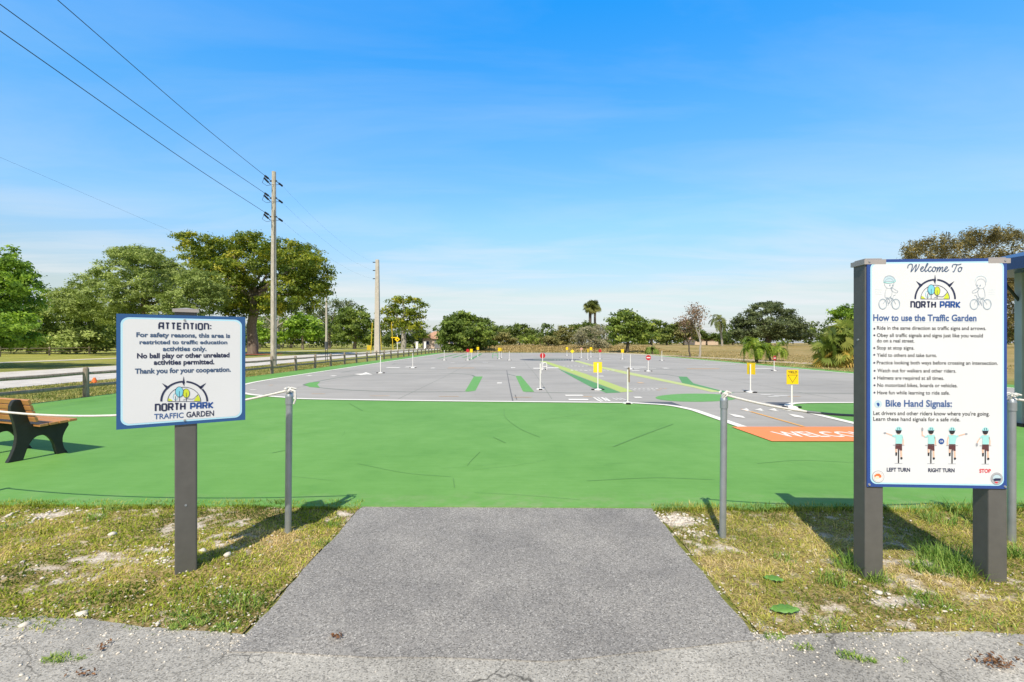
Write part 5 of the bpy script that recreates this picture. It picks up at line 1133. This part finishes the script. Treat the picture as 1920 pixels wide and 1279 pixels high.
for i, (nm, lab, Y, bp, lb, lf, tm) in enumerate(RT):
    tree(nm, lab, Y, bp, lb, lf, 50+i, 1.8, .6, 5.5, 2.8, 9, .2, fork=.1, tint=(tm, .22), group='trees of the right hand tree line')
tree('live_oak', 'wide dark live oak dome right of the coconut palm', 94, 1440, [(1385, 612, 18, 16), (1400, 595, 18, 14), (1425, 582, 20, 12), (1448, 578, 20, 11), (1470, 590, 20, 14), (1490, 605, 16, 12), (1508, 618, 14, 12), (1430, 605, 36, 20), (1465, 615, 34, 18), (1400, 624, 28, 12), (1440, 628, 40, 10), (1490, 628, 26, 10), (1378, 628, 12, 10), (1440, 569, 10, 6), (1462, 574, 9, 8), (1518, 630, 8, 8)], 'leaf_oak', 60, 1.9, .5, 6.5, 2.8, 11, .5, fork=.3, tint=(.48, .22), nl=8)
tree('distant_tree', 'bright green tree crown rising behind the bushy fan palm', 58, 1600, [(1570, 590, 16, 12), (1592, 582, 20, 12), (1620, 590, 26, 20), (1600, 600, 24, 16), (1640, 600, 26, 26), (1610, 625, 30, 20)], 'leaf_fresh', 61, 2.2, .6, 7, 2.5, 10, .3, tint=(.35, .2))
tree('casuarina_tree', 'large brownish feathery pine rising behind the rules board', 58, 1800, [(1706, 474, 9, 9), (1722, 462, 8, 9), (1742, 455, 9, 10), (1776, 452, 9, 9), (1808, 446, 9, 10), (1838, 440, 9, 9), (1866, 438, 10, 10), (1894, 434, 9, 9), (1710, 468, 16, 12), (1735, 462, 18, 13), (1760, 470, 22, 16), (1790, 462, 24, 14), (1820, 455, 24, 14), (1850, 450, 26, 16), (1880, 446, 22, 14), (1905, 450, 16, 16), (1720, 490, 28, 18), (1770, 500, 36, 24), (1830, 490, 40, 26), (1890, 490, 40, 30), (1830, 540, 60, 36), (1890, 560, 60, 40), (1760, 545, 36, 28), (1950, 520, 50, 50), (1900, 610, 60, 30), (1822, 436, 5, 7), (1765, 445, 8, 6), (1865, 432, 10, 5)], 'leaf_pine', 62, 2.3, .28, 8, 2.6, 13, .4, flat=1.7, lump=1.0, tint=(.5, .24), nl=9, up=.2, rnd=1.0)
# withered tree: recursive bare branches with brown leaf sprays
def branchy(label, base_px, Y, height, lean, seed, leafmat, name='withered_tree', rad=.13, tips=True, barkm='bark_pale', spread=.55):
    r = np.random.RandomState(seed); X0 = (base_px-960)*Y/FPX; z0 = float(gz(X0, Y)); root = thing(name, label, 'tree', (X0, Y, z0))
    mb = MB(); ends = []
    def grow(p, d, L, rd, depth):
        q = p+d*L; limb(mb, p, q, rd, rd*.66, r, .035, 4, 6)
        if depth == 0: ends.append(q); return
        if depth <= 2: ends.append(q)
        for _ in range(2 if depth < 4 else 2):
            nd = d+r.normal(0, spread, 3)*np.array([1, 1, .5])+np.array([0, 0, .25]); nd /= np.linalg.norm(nd); grow(q, nd, L*r.uniform(.58, .82), rd*.6, depth-1)
    d0 = np.array([lean, 0, 1.0]); d0 /= np.linalg.norm(d0); grow(np.array([0, 0, -.1]), d0, height*.34, rad, 4)
    mb.build('trunk', M[barkm], root, smooth=True)
    if tips:
        C = np.array(ends); C = C[C[:, 2] > height*.45]
        V, F, T = leaves_np(r, C, np.zeros_like(C), 26, (.28, .28, .3), .10, .5, np.clip(r.normal(.5, .25, len(C)), 0, 1)); np_mesh('crown', V, F, M[leafmat], root, {'tint': ('FACE', T)})
    return root
branchy('tall withered tree with brown leaf clumps and pale trunk', 1311, 49, 6.0, .03, 83, 'leaf_brown')
branchy('thin dark leaning bare trunk left of the withered tree', 1294, 50, 4.2, -.10, 87, 'leaf_brown', 'bare_sapling', .10, True, 'bark_dark', .35)

# ------------------------------------------------------------------ palms
def frond(r, p0, az, el, L, droop, n=26, leaflet=.5, w=.05, hang=.5):
    pts = []; d = np.array([math.cos(az)*math.cos(el), math.sin(az)*math.cos(el), math.sin(el)]); p = np.array(p0, float); st = L/n; V, F, T = [], [], []
    for i in range(n):
        d = d+np.array([0, 0, -droop*(i/n)*.16]); d /= np.linalg.norm(d); p = p+d*st; pts.append(p.copy())
        if i < 3: continue
        side = np.cross(d, [0, 0, 1]); side /= np.linalg.norm(side)+1e-9; ll = leaflet*math.sin(math.pi*min(1, .12+.85*i/n))**.6
        for sg in (-1, 1):
            dr = side*sg+d*.45+np.array([0, 0, .28-hang*r.uniform(.6, 1.4)]); dr /= np.linalg.norm(dr); b = len(V)
            a = p; e = p+dr*ll*r.uniform(.8, 1.1); mid = p+dr*ll*.5+np.array([0, 0, .06*ll])
            V += [a-d*w*.4, a+d*w*.4, mid+d*w*.6, mid-d*w*.6, e, e]; F += [(b, b+1, b+2, b+3), (b+3, b+2, b+4, b+5)]; t = float(np.clip(r.normal(.5, .2), 0, 1)); T += [t, t]
    return pts, V, F, T
def feather_palm(name, label, px, Y, trunk_h, n, L, seed, leaf='leaf_palm', trunk_r=.09, droop=1.4, lean=(0, 0), leaflet=.45, barkm='bark_dark', w=.06, elr=(-.1, 1.3), group=None, stems=1, hang=.5, nleaf=26):
    r = np.random.RandomState(seed); X0 = (px-960)*Y/FPX; z0 = float(gz(X0, Y)); root = thing(name, label, 'palm tree', (X0, Y, z0), 0, group)
    tb_, V, F, T, rb = MB(), [], [], [], MB()
    for s in range(stems):
        ox, oy = (0, 0) if stems == 1 else (r.uniform(-.3, .3), r.uniform(-.3, .3)); hh_ = trunk_h*r.uniform(.75, 1.05) if stems > 1 else trunk_h
        lx, ly = lean[0]+(ox*1.4 if stems > 1 else 0), lean[1]+(oy*1.4 if stems > 1 else 0)
        pts = [(ox+lx*(t**1.5), oy+ly*(t**1.5), -.1+(hh_+.1)*t) for t in np.linspace(0, 1, 8)]
        tb_.tube(pts, [trunk_r*(1.35-.55*t) for t in np.linspace(0, 1, 8)], 8); top = pts[-1]
        for i in range(n//stems):
            pp, v, f, t = frond(r, top, r.uniform(0, 6.28), r.uniform(*elr), L*r.uniform(.75, 1.1), droop*r.uniform(.7, 1.3), n=nleaf, leaflet=leaflet, w=w, hang=hang)
            b = len(V); V += v; F += [tuple(b+q for q in ff) for ff in f]; T += t; rb.tube([top]+pp[::4], [.02]*(len(pp[::4])+1), 4)
    np_mesh('fronds', np.array(V), np.array(F), M[leaf], root, {'tint': ('FACE', T)}); tb_.build('trunk', M[barkm], root, smooth=True); rb.build('leaf_stalks', M[leaf], root, smooth=True)
    return root
feather_palm('areca_palm', 'left and taller of two bright green clumping palms beside the lot', 1421, 36, 1.3, 33, 1.65, 91, stems=3, trunk_r=.07, leaflet=.36, w=.026, nleaf=40, hang=.30, droop=1.9, elr=(.25, 1.4), group='bright clumping palms right of the lot')
feather_palm('areca_palm', 'right and shorter of two bright green clumping palms beside the lot', 1450, 38, 1.1, 24, 1.5, 92, stems=2, trunk_r=.07, leaflet=.34, w=.026, nleaf=40, hang=.30, droop=1.9, elr=(.25, 1.4), group='bright clumping palms right of the lot')
feather_palm('coconut_palm', 'slim coconut palm with pale curved trunk left of the big oak', 1354, 92, 4.9, 19, 3.1, 93, 'leaf_coco', .15, 1.9, (-.5, 0), .62, 'bark_pale', .09, (-.35, 1.2), hang=.55)
feather_palm('young_palm', 'small young palm clump at the sandy edge right of the corner tree', 1222, 62, .7, 16, 1.3, 94, 'leaf_mid', .06, 2.2, stems=2, leaflet=.35, w=.07)

def fan_leaves(r, top, n, pet, R_, elr, seg=15):
    V, F, T = [], [], []; st = MB()
    for i in range(n):
        az, el = r.uniform(0, 6.28), r.uniform(*elr); d = np.array([math.cos(az)*math.cos(el), math.sin(az)*math.cos(el), math.sin(el)]); c = np.array(top)+d*pet*r.uniform(.6, 1.1); c[2] -= .15*pet*(1-math.sin(max(el, 0)))
        st.tube([top, (np.array(top)+c)/2+np.array([0, 0, .05]), c], .012, 4)
        s_ = np.cross(d, [0, 0, 1]); s_ /= np.linalg.norm(s_)+1e-9; fw = d*.75+np.array([0, 0, -1.15*(1-max(0, math.sin(el)))])*.7+r.normal(0, .3, 3); fw /= np.linalg.norm(fw); s_ = s_+r.normal(0, .7, 3); s_ -= fw*s_.dot(fw); s_ /= np.linalg.norm(s_); rr = R_*r.uniform(.75, 1.1); tt = float(np.clip(r.normal(.5-.35*math.sin(el)*.6+.1, .22), 0, 1))
        if el < -.25: tt = min(1, tt+.35)
        for k in range(seg):
            a = R(-115+230*k/(seg-1)); dr = fw*math.cos(a)+s_*math.sin(a)+np.array([0, 0, -.18*abs(math.sin(a))]); pr = fw*(-math.sin(a))+s_*math.cos(a); b = len(V); ln = rr*(1-.25*abs(a)/2)
            m1 = c+dr*ln*.6; e = c+dr*ln+np.array([0, 0, -.14*ln]); V += [c, m1+pr*rr*.07, e, m1-pr*rr*.07]; F.append((b, b+1, b+2, b+3)); T.append(float(np.clip(tt+r.normal(0, .06), 0, 1)))
    return V, F, T, st
def fan_palm(name, label, px, Y, trunk_h, n, pet, R_, seed, leaf='leaf_fan', trunk_r=.14, elr=(-.5, 1.4), heads=((0, 0, 1.0),), barkm='bark', group=None):
    r = np.random.RandomState(seed); X0 = (px-960)*Y/FPX; z0 = float(gz(X0, Y)); root = thing(name, label, 'palm tree', (X0, Y, z0), 0, group); V, F, T = [], [], []; tr = MB(); sa = MB()
    for hx, hy, hk in heads:
        top = (hx, hy, trunk_h*hk); tr.tube([(hx*.4, hy*.4, -.1), (hx*.8, hy*.8, trunk_h*hk*.5), top], [trunk_r*1.2, trunk_r, trunk_r], 8)
        v, f, t, st = fan_leaves(r, top, n, pet, R_, elr); b = len(V); V += v; F += [tuple(b+q for q in ff) for ff in f]; T += t; sa.add(st.v, st.f)
    np_mesh('fan_leaves', np.array(V), np.array(F), M[leaf], root, {'tint': ('FACE', T)}); tr.build('trunk', M[barkm], root, smooth=True); sa.build('leaf_stalks', M[leaf], root, smooth=True); return root
fan_palm('bushy_fan_palm', 'bushy yellowing fan palm clump at the left side of the rules board', 1588, 29, 1.75, 40, .85, .72, 95, elr=(-1.0, 1.4), heads=((-.5, 0, .8), (.1, .3, 1.15), (.7, -.2, 1.0), (.2, -.4, .6), (-.9, .2, .45), (1.2, .2, .7)), barkm='bark_dark')
fan_palm('tall_fan_palm', 'left one of the two tall fan palms above the tree line', 1106.5, 118, 9.6, 44, 1.1, 1.1, 96, 'leaf_coco', .36, (-.9, 1.4), barkm='bark_dark', group='tall fan palms')
fan_palm('tall_fan_palm', 'right one of the two tall fan palms, trunk slightly paler', 1115.5, 120, 10.0, 44, 1.1, 1.1, 97, 'leaf_coco', .30, (-.9, 1.4), barkm='bark', group='tall fan palms')

# far wood closing the gaps behind the named trees
r = np.random.RandomState(120); lob = []
for px in np.arange(-250, 2250, 17):
    Y = 150+r.uniform(-8, 12); top = {0: 606}.get(0) + r.uniform(-4, 14)+ (6 if 990 < px < 1050 else 0)+(16 if 1305 < px < 1360 else 0) + (8 if 780 < px < 830 else 0); X, Zt = XZ(px, top, Y); h_ = Zt; lob.append((X, Y, h_*.5, 2.6, 3.0, h_*.55))
V, F, T = crown_np(r, lob, 4.5, 16, .42, .6, 1.2, tint=(.4, .2)); V[:, 2] = np.maximum(V[:, 2], .1)
tag(np_mesh('far_wood', V, F, M['leaf_dark'], attrs={'tint': ('FACE', T)}), 'distant dark green wood closing the horizon', 'wood', kind='stuff')

# ------------------------------------------------------------------ utility poles and wires
px0, py0 = G(513, 686); TOP = XZ(0, 322, py0)[1]
root = thing('wooden_pole', 'tall weathered wooden utility pole carrying three wires', 'utility pole', (px0, py0, 0))
MB().tube([(0, 0, -.3), (0, 0, TOP*.5), (.02, 0, TOP)], [.185, .165, .125], 14).build('pole', M['pole_wood'], root, smooth=True)
zz_ = [XZ(0, y, py0)[1] for y in (338, 370, 405)]
def insulator(root, a, b):
    m = MB(); a, b = Vector(a), Vector(b); m.tube([a, b], .025, 6)
    for k in range(5):
        p = a.lerp(b, .35+.14*k); q = a.lerp(b, .42+.14*k); m.tube([p, q], [.07, .05], 8)
    m.build('insulator', M['insul'], root, smooth=True)
for z in zz_:
    MB().box((0, -.02, z-.06), (.46, .07, .08)).build('bracket', M['insul'], root)
    insulator(root, (-.20, -.1, z), (-.18, -.75, z+.03)); insulator(root, (-.2, -.02, z-.28), (-.32, -.6, z-.05)); insulator(root, (.22, .05, z-.10), (.34, .5, z-.22))
    MB().tube([(-.18, -.75, z+.02), (-.45, -.55, z-.35), (-.30, -.3, z-.45), (.05, -.18, z-.35), (.30, .3, z-.2)], .012, 5).build('jumper_wire', M['wire'], root, smooth=True)
MB().tube([(.10, -.15, .1), (.12, -.13, TOP*.8)], .012, 5).build('ground_wire', M['wire'], root)
def wire(p, mid, label, rad=.013, sag=.35):
    """from the pole towards and past the camera's left; mid is a point seen at the picture's edge"""
    p, m = np.array(p), np.array(mid); e = m+(m-p)*1.25; e[2] = p[2]+.1
    pts = smooth_path([p, (p+m)/2-np.array([0, 0, sag*.35]), m, (m+e)/2+np.array([0, 0, .05]), e], 8)
    return tag(MB().tube(pts, rad, 6).build('power_wire', M['wire'], smooth=True), label, 'wire', 'wires coming in to the wooden pole')
for z, (ix, iy), lab in ((zz_[0], (108, 0), 'highest power wire running to the top of the wooden pole'), (zz_[1], (0, 8), 'middle power wire running to the wooden pole'), (zz_[2], (0, 58), 'lowest of three power wires running to the wooden pole')):
    Y = FPX*(z-EYE)/(HOR-iy); wire((px0-.18, py0-.75, z+.03), ((ix-960)/FPX*Y, Y, z), lab)
z = XZ(0, 506, py0)[1]; Y = FPX*(z-EYE)/(HOR-295); wire((px0-.15, py0-.1, z), ((0-960)/FPX*Y, Y, z), 'thin low telephone wire at the left picture edge', .0022)
# concrete pole
cx0, cy0 = G(707.5, 664); TOP2 = XZ(0, 487, cy0)[1]
root = thing('concrete_pole', 'pale square concrete utility pole beyond the wooden fence', 'utility pole', (cx0, cy0, 0))
b = MB(); b.add([(-.36, -.33, -.2), (.36, -.33, -.2), (.36, .33, -.2), (-.36, .33, -.2), (-.21, -.2, TOP2), (.21, -.2, TOP2), (.21, .2, TOP2), (-.21, .2, TOP2)], [(3, 2, 1, 0), (4, 5, 6, 7), (0, 1, 5, 4), (1, 2, 6, 5), (2, 3, 7, 6), (3, 0, 4, 7)]); b.build('pole', M['concrete'], root, bevel=.03)
for k in range(3): MB().box((-.35, 0, TOP2-.35-k*1.1), (.5, .1, .1)).build('bracket', M['insul'], root)
MB().tube([(-.7, -.6, 0), (-.55, -.4, 4.2)], .05, 6).build('guy_guard', M['guard_yellow'], root)
for i, (z, lab) in enumerate(zip(zz_, ('highest thin wire between wooden and concrete pole', 'middle thin wire between wooden and concrete pole', 'lowest thin wire between wooden and concrete pole'))):
    p, q = np.array((px0+.34, py0+.5, z-.22)), np.array((cx0-.45, cy0, TOP2-.35-i*1.1)); pts = [tuple(p+(q-p)*t-np.array([0, 0, 4*t*(1-t)*.7])) for t in np.linspace(0, 1, 17)]
    tag(MB().tube(pts, .0035, 5).build('power_wire', M['wire'], smooth=True), lab, 'wire', 'thin wires between the two poles')
# thin light pole and road signs by the street
x, Y = (612-960)/FPX*98, 98; root = thing('light_pole', 'thin pale pole rising between grey green trees across the street', 'utility pole', (x, Y, 0)); MB().tube([(0, 0, -.1), (0, 0, XZ(0, 553, Y)[1])], [.26, .17], 8).build('pole', M['concrete'], root, smooth=True); MB().box((0, -.2, XZ(0, 553, Y)[1]-.4), (.6, .15, .25)).build('bracket', M['insul'], root)
x, Y = G(612, 679); root = thing('street_sign', 'back of a dark narrow street sign on two thin posts behind the fence', 'sign', (x, Y, 0))
for s_ in (-.07, .07): MB().box((s_, 0, .75), (.035, .035, 1.5)).build('leg', M['insul'], root)
MB().box((0, -.025, 1.30), (.24, .02, .60)).build('sign_panel', paint('dark_sign_back', (.09, .10, .11), .5, .1, 5), root)
x, Y = (745-960)/FPX*105, 105; root = thing('warning_sign', 'yellow warning sign on a post across the street', 'sign', (x, Y, 0)); MB().box((0, .05, 1.6), (.12, .1, 3.2)).build('post', M['white_post'], root)
b = MB(); s_ = .62; b.prism([(0, -s_), (s_, 0), (0, s_), (-s_, 0)], lambda u, v, d: (u, -.03-d, 2.3+v), .03); b.build('sign_panel', M['yellow_sign'], root, fixn=True); MB().box((.05, -.07, 2.25), (.3, .012, .25)).build('symbol', M['ink_black'], root)
b = MB().box((-.8, .02, 2.7), (1.2, .03, .22)); b.build('arrow_panel', M['yellow_sign'], root)
for px, py1, py2, lab in ((737, 604, 650, 'yellow guy wire guard slanting near the warning sign'), (715, 604, 645, 'yellow guy wire guard right of the concrete pole')):
    Y = 95; a, b_ = XZ(px-3, py1, Y), XZ(px, py2, Y); tag(MB().tube([(a[0], Y, a[1]), (b_[0], Y, 0)], .08, 6).build('guy_wire', M['guard_yellow']), lab, 'guy wire')
x, Y = G(693, 650.5); tag(MB().box((x*.55, Y*.55, .5), (.9, .7, 1.0)).build('utility_box', M['guard_yellow'], bevel=.05), 'small yellow utility box on the lawn left of the concrete pole', 'utility box')
# orange marker behind the fence
x, Y = G(177, 717.5); root = thing('marker_cone', 'small orange marker cone on the grass behind the wooden fence', 'cone', (x, Y, 0)); MB().tube([(0, 0, .02), (0, 0, .10), (0, 0, .19)], [.09, .07, .035], 12).build('cone', M['hyd'], root, smooth=True); MB().box((0, 0, .01), (.22, .22, .02)).build('base', M['hyd'], root)

# ------------------------------------------------------------------ houses far off
def house(label, px, Y, w, d, h, rh, garage=True):
    X0 = (px-960)/FPX*Y; root = thing('house', label, 'house', (X0, Y, float(gz(X0, Y))))
    MB().box((0, d/2, h/2), (w, d, h)).build('wall', M['stucco'], root)
    b = MB(); o = .5; b.add([(-w/2-o, -o, h), (w/2+o, -o, h), (w/2+o, d+o, h), (-w/2-o, d+o, h), (-w*.22, d/2, h+rh), (w*.22, d/2, h+rh)], [(0, 1, 5, 4), (1, 2, 5), (2, 3, 4, 5), (3, 0, 4), (3, 2, 1, 0)]); b.build('roof', M['tile'], root)
    if garage: MB().box((w*.1, -.02, 1.1), (w*.45, .06, 2.2)).build('garage_door', M['garage'], root)
    for u in (-w*.34, w*.42):
        f = MB().box((u, -.03, 1.5), (.9, .06, 1.1)).build('window', M['white_post'], root); MB().box((u, -.07, 1.5), (.76, .02, .96)).build('pane', M['ink_navy'], f)
house('pinkish house with terracotta roof beside the umbrella shaped tree', 822, 126, 8.5, 9, 2.6, 2.1)
house('small cream house half hidden behind the low thicket at right', 1325, 122, 6.0, 7, 1.6, 1.0, False)
for px, lab in ((782, 'white driveway pillar under the umbrella shaped tree'), (797, 'white driveway pillar beside the pinkish house')):
    Y = 112; X0 = (px-960)/FPX*Y; root = thing('gate_pillar', lab, 'pillar', (X0, Y, 0)); MB().box((0, 0, .85), (.5, .5, 1.7)).build('shaft', M['white_post'], root, bevel=.03); MB().box((0, 0, 1.75), (.62, .62, .12)).build('cap', M['white_post'], root)

# ------------------------------------------------------------------ the little traffic signs on the lot
def disc(rx, rz, n=24): return ell(0, 0, rx, rz, n)
def traffic_sign(px, py, label, kind, h=.83, yaw=0.0, back=False, name=None):
    x, y = G(px, py); cat = 'sign' if kind != 'post' else 'post'
    root = thing(name or {'post': 'delineator_post', 'yield': 'yield_sign', 'noentry': 'no_entry_sign', 'stop': 'stop_sign'}.get(kind, 'traffic_sign'), label, cat, (x, y, .022), yaw, 'small traffic signs and posts on the lot')
    MB().tube([(0, 0, .03), (0, 0, h)], .019, 10).build('post', M['white_post'], root, smooth=True)
    b = MB().tube([(0, 0, 0), (0, 0, .018), (0, 0, .045)], [.13, .13, .03], 16); b.build('base_plate', M['white_post'], root, smooth=True)
    for s_ in (-1, 1): MB().box((s_*.155, 0, .016), (.09, .11, .032)).build('base_foot', M['black_rubber'], root, bevel=.008)
    fy = -.024 if not back else .024
    def panel(outline, mat, nm='sign_panel', dd=.008, off=0.0, zc=None):
        bb = MB(); zc = h-.13 if zc is None else zc
        bb.prism(outline, lambda u, v, d: (u, fy-off-d if not back else fy+off+d, zc+v), dd); return bb.build(nm, mat, root, fixn=True)
    if kind == 'yield' or kind == 'rect':
        W5, H5 = .135, .165; pn = panel([(-W5, -H5), (W5, -H5), (W5, H5), (-W5, H5)], M['yellow_sign'] if kind == 'yield' else M['yellow_bright'])
        if kind == 'yield':
            L = MB(); v, f = text_geo('YIELD', .02); wv_ = max(p[0] for p in v); L.add([(-.105+.21*p[0]/wv_, fy-.0095, h-.13+.085+.055*p[1]) for p in v], f)
            v, f = stroke([(-.105, .045), (.105, .045), (0, -.125)], .009, True); L.add([(p[0], fy-.0095, h-.13+p[1]) for p in v], f); L.build('lettering', M['ink_black'], pn)
    elif kind == 'noentry':
        pn = panel(disc(.135, .135), M['red_sign']); panel([(-.095, -.024), (.095, -.024), (.095, .024), (-.095, .024)], M['white_post'], 'white_bar', .003, .009).parent = pn
    elif kind == 'stopback':
        panel(disc(.15, .15), M['red_sign'])
    elif kind == 'brown': panel(ell(0, 0, .15, .15, 8, 22.5, 382.5), M['red_sign'])
    elif kind == 'diamond': panel([(0, -.17), (.17, 0), (0, .17), (-.17, 0)], M['yellow_bright'])
    elif kind == 'square': panel([(-.13, -.16), (.13, -.16), (.13, .16), (-.13, .16)], M['yellow_sign'])
    elif kind == 'faded': panel(disc(.14, .14), M['pink_sign'])
    elif kind == 'edge': panel([(-.145, -.175), (.145, -.175), (.145, .175), (-.145, .175)], M['yellow_sign'])
    elif kind == 'edgebrown': panel([(-.145, -.18), (.145, -.18), (.145, .18), (-.145, .18)], M['brown_sign'])
    elif kind == 'post': MB().tube([(0, 0, h), (0, 0, h+.02)], [.022, .012], 10).build('post_cap', M['white_post'], root, smooth=True)
    elif kind == 'edgewhite': panel([(-.10, -.18), (.10, -.18), (.10, .18), (-.10, .18)], M['white_post'])
    return root
traffic_sign(1484.5, 766, 'yellow YIELD sign with triangle nearest the orange welcome field', 'yield', .83)
traffic_sign(1121, 732.5, 'bright yellow square sign back on white post beside the lime lane', 'rect', .84, 0, True)
traffic_sign(1177, 758, 'edge on sign on white post at the near edge of the grey lot', 'edgebrown', .83, R(82))
traffic_sign(1013, 731.5, 'edge on thin white sign post standing alone mid lot', 'edgewhite', .82, R(91))
traffic_sign(1407, 737, 'yellow sign seen nearly edge on near the yellow YIELD sign', 'edge', .84, R(112))
traffic_sign(1215.5, 697, 'red no entry sign with white bar nearest the centre right', 'noentry', .84)
traffic_sign(1451.5, 696, 'red no entry sign before the bright green palms', 'noentry', .80, R(30))
traffic_sign(1017.5, 694, 'red round sign back on white post behind the lone white post', 'stopback', .90, 0, True, 'stop_sign')
traffic_sign(713.5, 700.5, 'white post nearest the wooden fence on the left lane', 'post', .83)
traffic_sign(774, 690.5, 'white post second nearest on the left lane', 'post', .85)
traffic_sign(833, 676, 'white post far off beside the green corner stripes', 'post', .84)
traffic_sign(877, 676, 'dark red octagon sign in front of the corner tree mass', 'brown', .95, R(10))
traffic_sign(884, 674, 'small orange yellow sign just right of the dark red octagon', 'square', .90, R(-20))
traffic_sign(896, 668.5, 'far yellow sign at the edge of the straw coloured rise', 'square', 1.0)
traffic_sign(936, 673.5, 'left of two close yellow signs far in the middle', 'square', 1.0, R(20))
traffic_sign(940, 671.5, 'right of two close yellow signs far in the middle', 'square', .95, R(60))
traffic_sign(955, 676, 'thin white post far in the middle of the lot', 'post', .75)
traffic_sign(1063, 667, 'far small yellow sign left of the pink faded sign', 'square', .95)
traffic_sign(1073, 677.5, 'bright yellow diamond sign beside the dark roundabout', 'diamond', .92)
traffic_sign(1090, 671, 'faded pinkish round sign far on the lot', 'faded', 1.0, R(15))
traffic_sign(1102, 675, 'yellow sign half edge on left of the far red sign', 'square', .93, R(50))
traffic_sign(1108, 670, 'far orange yellow sign behind the half edge on sign', 'square', 1.0)
traffic_sign(1125, 674, 'far red octagon sign left of the lot edge tree', 'brown', .88)
traffic_sign(1167, 674, 'far yellow sign under the lot edge tree', 'square', .88)
traffic_sign(1182, 693, 'plain white post left of the red no entry sign', 'post', .80)
traffic_sign(1241, 676.5, 'thin white post at the far right lot edge', 'post', .80)
# small green bicycle hoop far off and white hoop mid lot
def hoop(px, py, wdt, hgt, mat, label):
    x, y = G(px, py); root = thing('wicket_hoop', label, 'hoop', (x, y, .022))
    MB().tube([(-wdt/2, 0, 0), (-wdt/2, 0, hgt*.7), (-wdt*.3, 0, hgt*.95), (wdt*.3, 0, hgt*.95), (wdt/2, 0, hgt*.7), (wdt/2, 0, 0)], .022, 8).build('hoop_bar', M[mat], root, smooth=True)
    MB().tube([(-wdt/2, 0, hgt*.45), (wdt/2, 0, hgt*.45)], .016, 6).build('cross_bar', M[mat], root)
hoop(928.5, 672, .5, .55, 'green_sign', 'small green hoop stand far in the middle of the lot')
hoop(1021.5, 694.5, .22, .42, 'white_post', 'small white hoop stand beside the red round sign')
